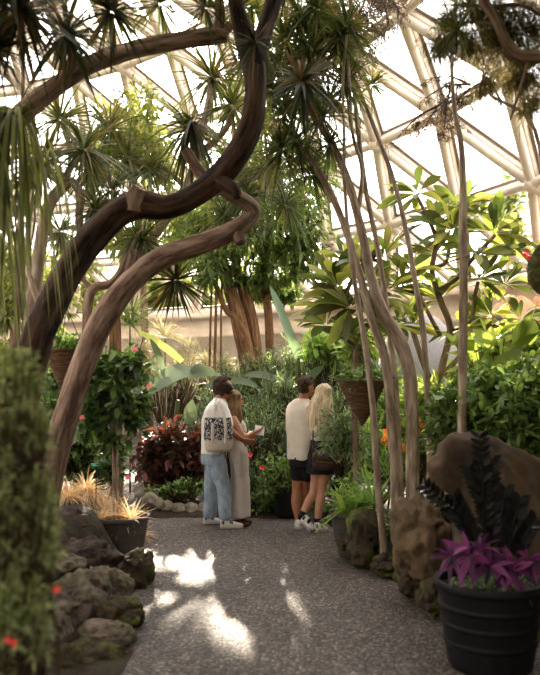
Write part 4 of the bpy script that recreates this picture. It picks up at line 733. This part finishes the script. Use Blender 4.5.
M['maroon'] = plain('dark maroon leather', '3a2224', .45, bump=.15, bs=40)
M['sneaker'] = plain('white leather', 'e6e2de', .5, bump=.05); M['sole'] = plain('sole', 'b9b2aa', .7); M['sneakgrey'] = plain('grey suede', '6d6c70', .8)
M['sandal'] = plain('brown leather', '5c3626', .6); M['brass'] = plain('brass', 'b08a3c', .35, 1.)
def capsule(mb, a, b, ra, rb, n=12, m=5):
    a, b = np.asarray(a, float), np.asarray(b, float); ax = b-a; Ln = np.linalg.norm(ax); ax = ax/max(Ln, 1e-6); P, R = [], []
    for k in range(m): t = math.pi/2*(k+.15)/m; P.append(a-ax*ra*math.cos(t)); R.append(ra*math.sin(t))
    for t in (0, .5, 1): P.append(a+(b-a)*t); R.append(ra+(rb-ra)*t)
    for k in range(m-1, -1, -1): t = math.pi/2*(k+.15)/m; P.append(b+ax*rb*math.cos(t)); R.append(rb*math.sin(t))
    return tube(mb, P, R, n, 1)
def chain(mb, pts, radii, sub=4):
    Q = smooth_path(np.hstack([np.asarray(pts, float), np.asarray(radii, float)[:, None]]), sub)
    for p, q in zip(Q[:-1], Q[1:]): capsule(mb, p[:3], q[:3], p[3], q[3], 12, 3)
def loft(mb, rings, n=36):
    """rings: (centre, half width along u, half depth along v, u direction angle)"""
    V = []; a = np.arange(n)/n*2*np.pi
    for c, ru, rv, ang in rings:
        u = np.array([math.cos(ang), math.sin(ang), 0]); v = np.array([-math.sin(ang), math.cos(ang), 0]); V.append(np.asarray(c)+np.cos(a)[:, None]*u*ru+np.sin(a)[:, None]*v*rv)
    V = np.array(V); k = len(rings); i = np.arange(k-1)[:, None]*n+np.arange(n)[None]; j = np.arange(k-1)[:, None]*n+(np.arange(n)[None]+1) % n
    return mb.add(V.reshape(-1, 3), np.stack([i, j, j+n, i+n], -1).reshape(-1, 4))
def capped(mb, rings, n=36):
    c0, c1 = rings[0], rings[-1]; loft(mb, [(c0[0], .002, .002, c0[3])]+rings+[(c1[0], .002, .002, c1[3])], n)
def hand(mb, wrist, dirv, palm_n, side, curl=.6, s=1.):
    """palm, four unequal curled fingers and a thumb from the side of the palm"""
    d = nrm(np.asarray(dirv, float)); n = nrm(np.asarray(palm_n, float)-d*(np.asarray(palm_n, float)@d)); w = np.cross(d, n)*side; wr = np.asarray(wrist, float)
    for t in (-.028, -.01, .01, .026): capsule(mb, wr+w*t*.6*s+d*.01*s, wr+d*.09*s+w*t*s, .017*s, .014*s)
    for t, Ln in ((-.031, .066), (-.011, .078), (.01, .073), (.03, .056)):
        p = wr+d*.092*s+w*t*s; dd = d.copy(); a = 0
        for k, f in enumerate((.45, .32, .25)):
            a += curl*(.5 if k == 0 else .7); dd = d*math.cos(a)+n*math.sin(a); q = p+dd*Ln*f*s*1.1; capsule(mb, p, q, .0095*s, .0085*s, 8, 3); p = q
    p = wr+d*.025*s-w*.026*s
    for dd, Ln in ((d*.6-w*.75+n*.25, .045), (d*.85-w*.3+n*.45, .034)): q = p+nrm(dd)*Ln*s; capsule(mb, p, q, .0115*s, .0095*s, 8, 3); p = q
def head(mb, c, fwd, s=1.):
    """skull, jaw, nose, ears and brow; c is the centre of the skull, fwd where the face points"""
    f = nrm(np.asarray(fwd, float)); up = np.array([0, 0, 1.]); r = nrm(np.cross(f, up)); up = np.cross(r, f); R = np.stack([r, f, up], 1); c = np.asarray(c, float)
    ball(mb, c+up*.02*s-f*.01*s, np.array([.075, .093, .093])*s, 3, R); ball(mb, c-up*.045*s+f*.022*s, np.array([.058, .066, .075])*s, 3, R); ball(mb, c-up*.092*s+f*.055*s, np.array([.03, .026, .022])*s, 2, R)
    capsule(mb, c+f*.084*s+up*.006*s, c+f*.104*s-up*.028*s, .009*s, .014*s, 8, 3); ball(mb, c+f*.078*s+up*.024*s, np.array([.048, .014, .012])*s, 2, R)
    for q in (-1, 1): ball(mb, c+r*q*.077*s-up*.012*s-f*.008*s, np.array([.01, .022, .033])*s, 2, R); ball(mb, c+r*q*.036*s+f*.062*s-up*.02*s, np.array([.022, .02, .018])*s, 2, R)
    return c, f, r, up
def face(parent, H_, s=1.):
    c, f, r, up = H_
    for q in (-1, 1): mb = MB(); ball(mb, c+r*q*.031*s+f*.0835*s+up*.005*s, np.array([.012, .008, .008])*s, 2, np.stack([r, f, up], 1)); mb.build('eye', M['eyewhite'], parent)
    mb = MB(); ball(mb, c+f*.087*s-up*.056*s, np.array([.024, .008, .009])*s, 2, np.stack([r, f, up], 1)); mb.build('mouth', M['lip'], parent)
def shoe(parent, heel, toe, upm, solem, name='shoe', w=.045, h=.085, accent=None):
    """sole and upper from heel to toe"""
    a, b = np.asarray(heel, float), np.asarray(toe, float); d = nrm(b-a); Ln = np.linalg.norm(b-a); sd = nrm(np.cross(d, [0, 0, 1])); up = np.cross(sd, d); n = 20; al = np.arange(n)/n*2*np.pi
    def ring(t, hw, z0, z1, k=2.6):
        cx = np.sign(np.cos(al))*np.abs(np.cos(al))**(2/k); sx = np.sign(np.sin(al))*np.abs(np.sin(al))**(2/k); c = a+d*Ln*t; return c+cx[:, None]*sd*hw+((z0+z1)/2+sx*(z1-z0)/2)[:, None]*up
    def skin(rs, nm, m_, par):
        V = np.array(rs); V = np.concatenate([V[:1].mean(1, keepdims=True).repeat(n, 1), V, V[-1:].mean(1, keepdims=True).repeat(n, 1)]); k = len(V); i = np.arange(k-1)[:, None]*n+np.arange(n)[None]; j = np.arange(k-1)[:, None]*n+(np.arange(n)[None]+1) % n
        mb = MB(); mb.add(V.reshape(-1, 3), np.stack([i, j, j+n, i+n], -1).reshape(-1, 4)); return mb.build(nm, m_, par)
    T = [(0, .6, .8), (.05, .8, 1), (.2, .86, 1), (.34, .84, .98), (.48, .86, .8), (.62, .98, .62), (.78, 1., .5), (.9, .85, .42), (.97, .55, .34), (1., .25, .25)]
    o = skin([ring(t, w*k, .015, .02+h*q) for t, k, q in T], name, upm, parent); skin([ring(t*1.02-.01, w*k*1.07, .0, .027, 5) for t, k, q in T], 'sole', solem, o)
    if accent: skin([ring(t, w*k*1.015, .03, .022+h*q*.98) for t, k, q in ((.02, .72, .9), (.08, .83, .95), (.16, .86, .97))], 'heel_patch', accent, o); skin([ring(t, w*k*1.02, .03+h*.1, .021+h*q*1.01) for t, k, q in ((.38, .85, .93), (.46, .86, .83), (.55, .93, .7))], 'side_panel', accent, o)
    return o
def strands(mb, root_fn, n, r0, r1):
    for k in range(n):
        P = root_fn(k); tube(mb, P, np.linspace(r0, r1, len(P)), 6, 3)
def P_(px, py, Y): return W(px, py, Y)

# ---- man with the tote bag
Y0 = 9.02
base = W(218, 522, Y0); base[2] = 0
man = thing('person', 'person with dark curly hair in white t-shirt and light jeans, hugging from behind', 'person', base)
b = MB(); sh, hp_ = P_(218, 405, Y0), P_(213, 455, Y0); fw = nrm(np.array([1, .25, 0])); hd = P_(225, 388.5, Y0)
Hd = head(b, hd, (1, .35, -.1), 1.0); capsule(b, P_(218, 403, Y0), P_(222, 395, Y0), .062, .055)
for (p, r_) in (((217, 410), .13), ((215, 422), .128), ((214, 434), .12), ((213, 446), .12)): ball(b, P_(*p, Y0), (.105, .155, .1), 3)
ball(b, P_(212.5, 457, Y0), (.105, .145, .09), 3)
for dy, kn, an in ((-.085, (223.5, 487), (225, 517)), (.09, (211, 487), (209.5, 515))):
    chain(b, [P_(213+(kn[0]-211)*.15, 457, Y0+dy), P_(*kn, Y0+dy*1.3), P_(an[0]-.8, (kn[1]+an[1])/2-3, Y0+dy*1.5), P_(*an, Y0+dy*1.6)], [.07, .06, .055, .04])
arm = [P_(219, 406, Y0-.19), P_(228, 428, Y0-.27), P_(243, 440, Y0-.22)]; chain(b, arm, [.056, .045, .03]); hand(b, arm[2], (.85, .35, -.25), (.3, .9, .1), 1, .5)
arm2 = [P_(220, 406, Y0+.18), P_(232, 428, Y0+.3), P_(246, 437, Y0+.2)]; chain(b, arm2, [.056, .045, .03]); hand(b, arm2[2], (.8, -.5, -.1), (.3, -.9, .1), -1, .5)
fuse(b, 'body', M['skin'], man); face(man, Hd)
b = MB()
for k in range(230):
    d = sph(1)[0]; c, f, r, up = Hd
    if d@f > .55 - .4*(d@up) and d@up < .8: continue
    if d@up < -.85: continue
    ball(b, c+up*.024-f*.02+(r*(d@r)*.1+f*(d@f)*.105+up*(d@up)*.105), rng.uniform(.02, .034), 1)
fuse(b, 'hair', M['hairdark'], man, .007, 0, .007, 55., 4)
b = MB()
capped(b, [(P_(212.5, 453.5, Y0), .128, .19, 0), (P_(212.8, 448, Y0), .128, .19, 0), (P_(213.6, 436, Y0), .133, .185, 0), (P_(214.5, 420, Y0), .145, .195, 0), (P_(216.5, 409, Y0), .135, .2, 0), (P_(218, 404, Y0), .11, .18, 0), (P_(219, 400, Y0), .075, .1, 0), (P_(219.6, 397.5, Y0), .066, .07, 0)])
for s_, A in ((-1, arm), (1, arm2)): chain(b, [A[0]+np.array([0, 0, -.005]), A[0]+(A[1]-A[0])*.45, A[0]+(A[1]-A[0])*.82], [.078, .085, .082])
fuse(b, 'shirt', M['white'], man, .01, 3, .012, 7., 3)
b = MB(); capped(b, [(P_(213, 449, Y0), .128, .178, 0), (P_(212.5, 456, Y0), .135, .185, 0), (P_(213, 464, Y0), .13, .18, 0)])
for dy, kn, an in ((-.085, (223.5, 487), (225, 515)), (.09, (211, 487), (209.5, 513))):
    chain(b, [P_(213+(kn[0]-211)*.2, 460, Y0+dy), P_((kn[0]+214)/2, 474, Y0+dy*1.2), P_(*kn, Y0+dy*1.35), P_((kn[0]+an[0])/2, 501, Y0+dy*1.5), P_(*an, Y0+dy*1.6)], [.1, .095, .083, .078, .076])
fuse(b, 'jeans', M['denim'], man, .01, 3, .012, 8., 5)
for hl, to, dy in (((220.5, 525.3), (243, 527), -.14), ((204, 522.5), (221, 524), .14)):
    A, B = P_(*hl, Y0+dy), P_(*to, Y0+dy+.03); A[2] = B[2] = .004; shoe(man, A, B, M['sneaker'], M['sole'], accent=M['sneakgrey'], w=.05)
# tote bag on his shoulder
m, nt, N, L = _mat('patterned canvas'); o_ = N('ShaderNodeOutputMaterial'); p = N('ShaderNodeBsdfPrincipled'); tc = N('ShaderNodeTexCoord'); n1 = N('ShaderNodeTexNoise'); n1.inputs['Scale'].default_value = 26; n1.inputs['Detail'].default_value = 1.5; n1.inputs['Distortion'].default_value = 2.6
L(tc.outputs['Object'], n1.inputs['Vector']); r1 = ramp(nt, [(.42, (.72, .68, .65)), (.46, (.025, .025, .03))]); L(n1.outputs[0], r1.inputs[0]); L(r1.outputs[0], p.inputs['Base Color']); p.inputs['Roughness'].default_value = .9; L(p.outputs[0], o_.inputs[0]); M['totepat'] = m
M['canvas'] = noise_mat('natural canvas', 'cbc1b5', 'e2d9cd', 40., rough=.9, bump=.2, bdist=.005)
tb = thing('tote_bag', 'white canvas tote bag with black leafy print hanging from the curly haired man', 'bag', W(218, 453, Y0-.3)); b = MB(); yb = Y0-.33
capped(b, [(P_(219, 452, yb), .12, .05, .12), (P_(218.6, 449, yb), .148, .075, .12), (P_(218.4, 442, yb), .158, .08, .12), (P_(218.2, 438.5, yb), .16, .08, .12)]); bd = fuse(b, 'bag_bottom', M['canvas'], tb, .01, 2)
b = MB(); loft(b, [(P_(218.2, 440, yb), .158, .08, .12), (P_(218.2, 430, yb), .158, .075, .12), (P_(217.8, 418, yb), .145, .05, .12), (P_(217.8, 417.5, yb), .138, .044, .12), (P_(218.2, 430, yb), .15, .068, .12), (P_(218.2, 438, yb), .15, .07, .12)]); bd = b.build('bag_body', M['totepat'], tb)
n = len(bd.data.vertices); v = np.zeros(n*3, np.float32); bd.data.vertices.foreach_get('co', v); v = v.reshape(-1, 3).astype(float); v = v+.01*fbm(v, 9, 2, 2)[:, None]*np.array([0, 1, .3]); bd.data.vertices.foreach_set('co', v.astype(np.float32).ravel())
def strap(parent, pts, w, t, mat, name='strap', nv=(0, -1, .2)):
    Q = smooth_path(np.array(pts), 6); T = nrm(np.gradient(Q, axis=0)); S = nrm(np.cross(T, nv)); N2 = np.cross(S, T); V = np.stack([Q+S*w/2+N2*t/2, Q-S*w/2+N2*t/2, Q-S*w/2-N2*t/2, Q+S*w/2-N2*t/2], 1); n = len(Q)
    i = np.arange(n-1)[:, None]*4+np.arange(4)[None]; j = np.arange(n-1)[:, None]*4+(np.arange(4)[None]+1) % 4; mb = MB(); mb.add(V.reshape(-1, 3), np.stack([i, j, j+4, i+4], -1).reshape(-1, 4)); return mb.build(name, mat, parent)
strap(tb, [P_(212.5, 443, yb-.085), P_(212.8, 425, yb-.065), P_(214, 412, yb+.02), P_(216.5, 401.5, yb+.1), P_(219, 400.5, yb+.15), P_(221, 404, yb+.25)], .036, .004, M['canvas'])
strap(tb, [P_(225.5, 443, yb-.085), P_(225.5, 427, yb-.07), P_(223.6, 414, yb-.01), P_(219.8, 402.5, yb+.07), P_(219, 399.7, yb+.15), P_(216, 404, yb+.25)], .036, .004, M['canvas'])
# ---- woman in the long dress
Y0 = 9.1; base = W(242, 520, Y0); base[2] = 0
wo = thing('person', 'person with long light brown hair in a long pale sleeveless dress, being hugged', 'person', base); b = MB(); hd = P_(235.3, 399.5, Y0)
Hd = head(b, hd, (1, .12, -.08), .92); capsule(b, P_(233.5, 416, Y0), P_(234, 407, Y0), .047, .045)
for p, rr in (((234.5, 420), (.09, .15, .07)), ((236, 427), (.105, .135, .08)), ((236.5, 438), (.07, .1, .09)), ((238, 453), (.09, .135, .1))): ball(b, P_(*p, Y0), rr, 3)
for dy, an in ((-.08, (239, 517)), (.08, (243, 516))): chain(b, [P_(238.5, 458, Y0+dy), P_(240, 488, Y0+dy), P_(*an, Y0+dy)], [.07, .05, .036])
A = [P_(234, 419.5, Y0-.16), P_(243.5, 436, Y0-.2), P_(252.5, 433, Y0-.12)]; chain(b, A, [.043, .037, .027]); hand(b, A[2], (.9, .2, .35), (-.2, .3, .9), 1, .45, .92)
A2 = [P_(234, 419.5, Y0+.15), P_(244, 437, Y0+.2), P_(252, 436, Y0+.06)]; chain(b, A2, [.043, .037, .027]); hand(b, A2[2], (.9, -.3, .3), (-.2, .1, .9), -1, .45, .92)
fuse(b, 'body', M['skinpale'], wo); face(wo, Hd, .92)
b = MB(); capped(b, [(P_(240.5, 516, Y0), .118, .17, 0), (P_(240.3, 500, Y0), .112, .165, 0), (P_(240, 479, Y0), .108, .16, 0), (P_(239.8, 476, Y0), .1, .152, 0), (P_(239, 462, Y0), .108, .168, 0), (P_(238.2, 452, Y0), .112, .166, 0), (P_(237, 440, Y0), .092, .125, 0), (P_(237, 430, Y0), .12, .142, 0), (P_(236.3, 424, Y0), .11, .148, 0), (P_(235.2, 419, Y0), .085, .13, 0)])
fuse(b, 'dress', M['dress'], wo, .01, 2, .01, 10., 7)
for s_ in (-1, 1): strap(wo, [P_(239, 421, Y0+s_*.1-.02), P_(235, 414.5, Y0+s_*.1), P_(231, 421, Y0+s_*.09)], .03, .004, M['dress'], 'shoulder_strap', (0, s_*.3, 1))
b = MB(); c, f, r, up = Hd; ball(b, c+up*.02-f*.02, np.array([.085, .09, .088])*.95, 3, np.stack([r, f, up], 1))
def hr(k):
    a = rng.uniform(-2.35, 2.35)+math.pi; d = f*math.cos(a)+r*math.sin(a); t = c+up*.085+rng.normal(0, .012, 3); q = c+d*.088+up*.0-f*.015
    e = P_(236+rng.uniform(-2.5, 3), 430+rng.uniform(-6, 8), Y0+(d@np.array([0, 1, 0]))*.12)+d*.03; return [t, c+d*.075+up*.06, q, (q+e)/2+d*.025+rng.normal(0, .008, 3), e]
strands(b, hr, 150, .012, .006); fuse(b, 'hair', M['hairbrown'], wo, .007, 1)
for hl, to, dy in (((232.5, 521.5), (249, 524), -.06), ((238, 520), (252, 521.6), .1)):
    A_, B_ = P_(*hl, Y0+dy), P_(*to, Y0+dy); A_[2] = B_[2] = .004; shoe(wo, A_, B_, M['sandal'], M['sandal'], 'sandal', .038, .05)
fl = thing('paper', 'small pale folded paper in the hand of the woman in the long dress', 'paper', P_(258.5, 432, Y0-.08)); mb = MB(); v, f_ = grid(-.05, .06, 8, -.06, .06, 8, lambda X, Y: .018*np.sin(X*40)+.25*np.abs(X)); Rm = np.array([[.8, .3, -.3], [.1, .5, .85], [.55, -.75, .35]])
v2 = v@Rm; nrm_ = np.tile(Rm[2]*.003, (len(v), 1)); mb.add(v2+P_(258.5, 430.5, Y0-.08), f_); mb.add(v2+nrm_+P_(258.5, 430.5, Y0-.08), f_[:, ::-1]); mb.build('sheet', M['white'], fl)
# ---- man in the cream t-shirt
Y0 = 8.9; base = W(300, 525, Y0); base[2] = 0
m2 = thing('person', 'person with short brown hair, cream t-shirt and black shorts seen from behind', 'person', base); b = MB(); fw = nrm(np.array([.55, .83, 0])); rt = np.array([.83, -.55, 0]); hd = P_(306.2, 386.3, Y0); ang = math.atan2(-.55, .83)
Hd = head(b, hd, (.8, .6, .02), 1.); capsule(b, P_(302.5, 404, Y0), P_(304.5, 394, Y0), .064, .056)
for p, ru, rv in (((301, 410), .155, .095), ((301, 422), .145, .105), ((301, 436), .135, .095), ((301.5, 450), .14, .1), ((301.5, 458), .145, .105)): R_m = np.stack([rt, fw, [0, 0, 1]], 1); ball(b, P_(*p, Y0), (ru, rv, .11), 3, R_m)
legs = (([P_(298, 460, Y0), P_(296.8, 488, Y0+.02), P_(296.2, 503, Y0+.0), P_(298.5, 521, Y0-.02)]), ([P_(306, 460, Y0-.05), P_(305, 488, Y0+.06), P_(303.5, 503, Y0+.08), P_(302.6, 519.5, Y0+.12)]))
for lg in legs: chain(b, lg, [.088, .056, .057, .036])
A1 = [P_(293.5, 407, Y0+.12), P_(294.5, 429, Y0+.22), P_(304, 438, Y0+.33)]; A2 = [P_(310.5, 406.5, Y0-.1), P_(313, 429, Y0+.02), P_(312, 441, Y0+.25)]
for s_, A in ((-1, A1), (1, A2)): chain(b, A, [.056, .046, .031]); hand(b, A[2], (.6*-s_+.3, .6, .1), (0, .5, .8), s_, .5)
fuse(b, 'body', M['skin'], m2); face(m2, Hd)
b = MB(); c, f, r, up = Hd; ball(b, c+up*.03-f*.02, (.082, .095, .092), 3, np.stack([r, f, up], 1)); ball(b, c+up*.005-f*.035, (.078, .075, .095), 3, np.stack([r, f, up], 1)); ball(b, c+up*.085+f*.03, (.06, .06, .035), 3, np.stack([r, f, up], 1)); fuse(b, 'hair', M['hairshort'], m2, .008, 2, .006, 45., 2)
b = MB(); capped(b, [(P_(300.8, 459.5, Y0), .162, .128, ang), (P_(300.6, 450, Y0), .16, .125, ang), (P_(300.5, 436, Y0), .158, .12, ang), (P_(300.5, 420, Y0), .168, .13, ang), (P_(301, 410, Y0), .178, .12, ang), (P_(301.6, 404.5, Y0), .155, .1, ang), (P_(302, 400.5, Y0), .1, .08, ang), (P_(302.6, 398.5, Y0), .066, .066, ang)])
for A in (A1, A2): chain(b, [A[0]+np.array([0, 0, -.01]), A[0]+(A[1]-A[0])*.5, A[0]+(A[1]-A[0])*.9], [.068, .072, .07])
fuse(b, 'shirt', M['cream'], m2, .01, 3, .012, 6., 13)
b = MB(); capped(b, [(P_(301.3, 455, Y0), .15, .115, ang), (P_(301.5, 462, Y0), .155, .12, ang), (P_(301.6, 467, Y0), .155, .12, ang)])
for lg, dx in zip(legs, (0, 0)): chain(b, [lg[0], lg[0]+(lg[1]-lg[0])*.3, lg[0]+(lg[1]-lg[0])*.52], [.092, .092, .092])
fuse(b, 'shorts', M['black'], m2, .01, 3, .01, 8., 14)
for a_, b_, dy in (((297.5, 525.5), (303, 529), -.02), ((300.8, 521.5), (309, 522.6), .13)):
    A_, B_ = P_(*a_, Y0+dy-.06), P_(*b_, Y0+dy+.16); A_[2] = B_[2] = .004; shoe(m2, A_, B_, M['sneaker'], M['sole'], accent=M['sneaker'], w=.048)
# ---- blonde woman
Y0 = 8.72; base = W(316, 527, Y0); base[2] = 0
w2 = thing('person', 'person with long platinum hair, white top and short black skirt, stepping forward', 'person', base); b = MB(); fw = nrm(np.array([.8, .6, 0])); rt = np.array([.6, -.8, 0]); ang = math.atan2(-.8, .6); hd = P_(324.5, 394.3, Y0)
Hd = head(b, hd, (.9, .4, -.05), .93); capsule(b, P_(321.5, 412, Y0), P_(323, 402, Y0), .05, .046); R_m = np.stack([rt, fw, [0, 0, 1]], 1)
for p, ru, rv in (((321.5, 417), .15, .085), ((322, 427), .135, .1), ((322, 438), .115, .09), ((321.5, 450), .15, .115), ((321, 458), .155, .12)): ball(b, P_(*p, Y0), (ru, rv, .09), 3, R_m)
lgs = ([P_(317.5, 461, Y0+.06), P_(314.5, 489, Y0+.06), P_(308.5, 502, Y0+.02), P_(302.2, 515.5, Y0-.02)], [P_(325.5, 461, Y0-.05), P_(322.5, 490, Y0+.02), P_(319.5, 505, Y0+.0), P_(317.3, 522.5, Y0-.02)])
for lg in lgs: chain(b, lg, [.084, .05, .05, .033])
A1 = [P_(314.5, 415, Y0+.1), P_(316, 434, Y0+.25), P_(326, 440, Y0+.32)]; A2 = [P_(330.5, 415, Y0-.1), P_(338, 437, Y0-.12), P_(339, 453, Y0+.06)]
for s_, A in ((-1, A1), (1, A2)): chain(b, A, [.043, .036, .026]); hand(b, A[2], (.3 if s_ > 0 else .8, .5, -.5 if s_ > 0 else 0), (-.6, .5, .3), s_, .5, .92)
fuse(b, 'body', M['skinpale'], w2); face(w2, Hd, .93)
b = MB(); capped(b, [(P_(321.8, 443, Y0), .135, .105, ang), (P_(321.9, 438, Y0), .13, .105, ang), (P_(322, 428, Y0), .148, .118, ang), (P_(321.8, 419, Y0), .16, .105, ang), (P_(321.8, 414.5, Y0), .13, .08, ang), (P_(322, 411, Y0), .07, .065, ang)])
for A in (A1, A2): chain(b, [A[0], A[0]+(A[1]-A[0])*.3], [.056, .06])
fuse(b, 'top', M['white'], w2, .01, 3, .01, 8., 21)
b = MB(); capped(b, [(P_(320.5, 473.5, Y0), .175, .15, ang), (P_(320.8, 466, Y0), .172, .145, ang), (P_(321.2, 455, Y0), .168, .135, ang), (P_(321.7, 444, Y0), .138, .108, ang), (P_(321.8, 440.5, Y0), .135, .106, ang)]); fuse(b, 'skirt', M['black'], w2, .01, 3, .008, 9., 22)
b = MB(); loft(b, [(P_(321.8, 443.5, Y0), .141, .112, ang), (P_(321.8, 440, Y0), .141, .112, ang), (P_(321.8, 440, Y0), .134, .105, ang), (P_(321.8, 443.5, Y0), .134, .105, ang), (P_(321.8, 443.5, Y0), .141, .112, ang)]); bt = b.build('belt', M['black'], w2); mb = MB(); box(mb, P_(322.6, 441.8, Y0)-fw*.0+np.array([0, -.138, 0]), (.03, .008, .03)); mb.build('buckle', M['brass'], bt)
b = MB(); c, f, r, up = Hd; ball(b, c+up*.022-f*.018, np.array([.087, .096, .092]), 3, np.stack([r, f, up], 1))
def hr2(k):
    a = rng.uniform(-2.3, 2.3)+math.pi; d = f*math.cos(a)+r*math.sin(a); t = c+up*.095+rng.normal(0, .012, 3); q = c+d*.094-f*.012
    e = P_(319+rng.uniform(-5, 6), 432+rng.uniform(-11, 6), Y0)+d*np.array([.6, 1, 0])*.11+np.array([0, -.06, 0]); return [t, c+d*.08+up*.065, q, (q+e)/2+d*.035+rng.normal(0, .012, 3), e]
strands(b, hr2, 190, .012, .006); fuse(b, 'hair', M['hairblond'], w2, .007, 1)
mb = MB(); capsule(mb, c+r*.07-f*.03+up*.02+np.array([0, 0, .01]), c+r*.085+f*.03+up*.03, .007, .005, 8, 3); mb.build('hair_clip', M['brass'], w2)
A_, B_ = P_(299.8, 517, Y0-.05), P_(312.5, 528.8, Y0-.1); A_[2] = .115; B_[2] = .012; shoe(w2, A_, B_, M['sneaker'], M['sole'], accent=M['black'], w=.044)
A_, B_ = P_(314.5, 527, Y0-.08), P_(327.5, 529, Y0-.02); A_[2] = B_[2] = .004; shoe(w2, A_, B_, M['sneaker'], M['sole'], accent=M['sneakgrey'], w=.044)
for k, lg in enumerate(lgs): mb = MB(); d = nrm(lg[3]-lg[2]); capsule(mb, lg[3]-d*.035, lg[3]+d*.02, .038, .04, 14, 3); mb.build('sock', M['black'], w2)
# shoulder bag at her hip
hb = thing('shoulder_bag', 'dark maroon flap bag worn at the hip of the platinum haired woman', 'bag', P_(324, 471, Y0-.24)); yb = Y0-.2
b = MB(); capped(b, [(P_(324.5, 470.5, yb), .115, .035, -.2), (P_(324.3, 467, yb), .128, .05, -.2), (P_(324, 458, yb), .128, .05, -.2), (P_(324, 452, yb), .12, .035, -.2)]); fuse(b, 'bag_body', M['maroon'], hb, .008, 3)
b = MB(); capped(b, [(P_(324.2, 462, yb-.03), .123, .03, -.2), (P_(324, 458, yb-.03), .13, .036, -.2), (P_(324, 452, yb-.015), .125, .04, -.2), (P_(324, 450, yb), .115, .035, -.2)]); fl_ = fuse(b, 'flap', M['maroon'], hb, .008, 2); mb = MB(); tube(mb, [P_(315, 461, yb-.075), P_(333, 463, yb-.09)], [.004, .004], 6, 1); mb.build('zip', M['brass'], fl_)
for px in (314, 333.5): mb = MB(); box(mb, P_(px, 455, yb-.03), (.02, .02, .035)); mb.build('buckle', M['brass'], hb)
strap(hb, [P_(313.8, 455, yb-.02), P_(313, 440, yb+.02), P_(314, 424, yb+.07), P_(318, 412.5, yb+.15), P_(322, 411, yb+.2)], .018, .005, M['maroon'])
strap(hb, [P_(333.8, 455, yb-.02), P_(334.5, 440, yb+.04), P_(332, 424, yb+.1), P_(326, 412.5, yb+.17), P_(322, 411, yb+.2)], .018, .005, M['maroon'])
# ================================================================== LIGHT AND CAMERA
S = nrm(W(168, 84, 10.)-np.array([0, 0, H]))        # towards the sun
sun = bpy.data.lights.new('sun', 'SUN'); sun.energy = SUN_E; sun.angle = math.radians(1.4); sun.color = (1, .86, .68)
so = bpy.data.objects.new('sun', sun); COL.objects.link(so); so.rotation_euler = Vector((-S).tolist()).to_track_quat('-Z', 'Y').to_euler()
wd = bpy.data.worlds.new('sky'); bpy.context.scene.world = wd; wd.use_nodes = True; nt = wd.node_tree; nt.nodes.clear()
N = lambda t, **k: _node(nt, t, **k); L = nt.links.new
out = N('ShaderNodeOutputWorld'); bg = N('ShaderNodeBackground'); tc = N('ShaderNodeTexCoord')
dt = N('ShaderNodeVectorMath', operation='DOT_PRODUCT'); L(tc.outputs['Generated'], dt.inputs[0]); dt.inputs[1].default_value = S.tolist()
def powr(e, k):
    a = N('ShaderNodeMath', operation='MAXIMUM'); a.inputs[1].default_value = 0; L(dt.outputs['Value'], a.inputs[0])
    b = N('ShaderNodeMath', operation='POWER'); b.inputs[1].default_value = e; L(a.outputs[0], b.inputs[0])
    c = N('ShaderNodeMath', operation='MULTIPLY'); c.inputs[1].default_value = k; L(b.outputs[0], c.inputs[0]); return c
p1, p2 = powr(240, 10.), powr(14, 1.6); ad = N('ShaderNodeMath', operation='ADD'); L(p1.outputs[0], ad.inputs[0]); L(p2.outputs[0], ad.inputs[1])
ad2 = N('ShaderNodeMath', operation='ADD'); L(ad.outputs[0], ad2.inputs[0]); ad2.inputs[1].default_value = SKY_E
bg.inputs[0].default_value = (1., .955, .92, 1); L(ad2.outputs[0], bg.inputs[1]); L(bg.outputs[0], out.inputs[0])
cd = bpy.data.cameras.new('camera'); co = bpy.data.objects.new('camera', cd); COL.objects.link(co)
co.location = (0, 0, H); co.rotation_euler = (math.pi/2+TH, 0, 0); cd.sensor_fit = 'VERTICAL'; cd.sensor_height = 36; cd.lens = F/675*36; cd.clip_end = 400; cd.clip_start = .05
cd.dof.use_dof = True; cd.dof.focus_distance = 9.0; cd.dof.aperture_fstop = 1.7
sc = bpy.context.scene; sc.camera = co
vs = sc.view_settings; vs.view_transform = 'Standard'; vs.look = 'None'; vs.gamma = 1; vs.exposure = EXPO; vs.use_curve_mapping = False
cy = sc.cycles; cy.use_denoising = True; cy.max_bounces = 6; cy.diffuse_bounces = 3; cy.glossy_bounces = 2; cy.transmission_bounces = 4; cy.transparent_max_bounces = 12; cy.caustics_reflective = False; cy.caustics_refractive = False; cy.sample_clamp_indirect = 6
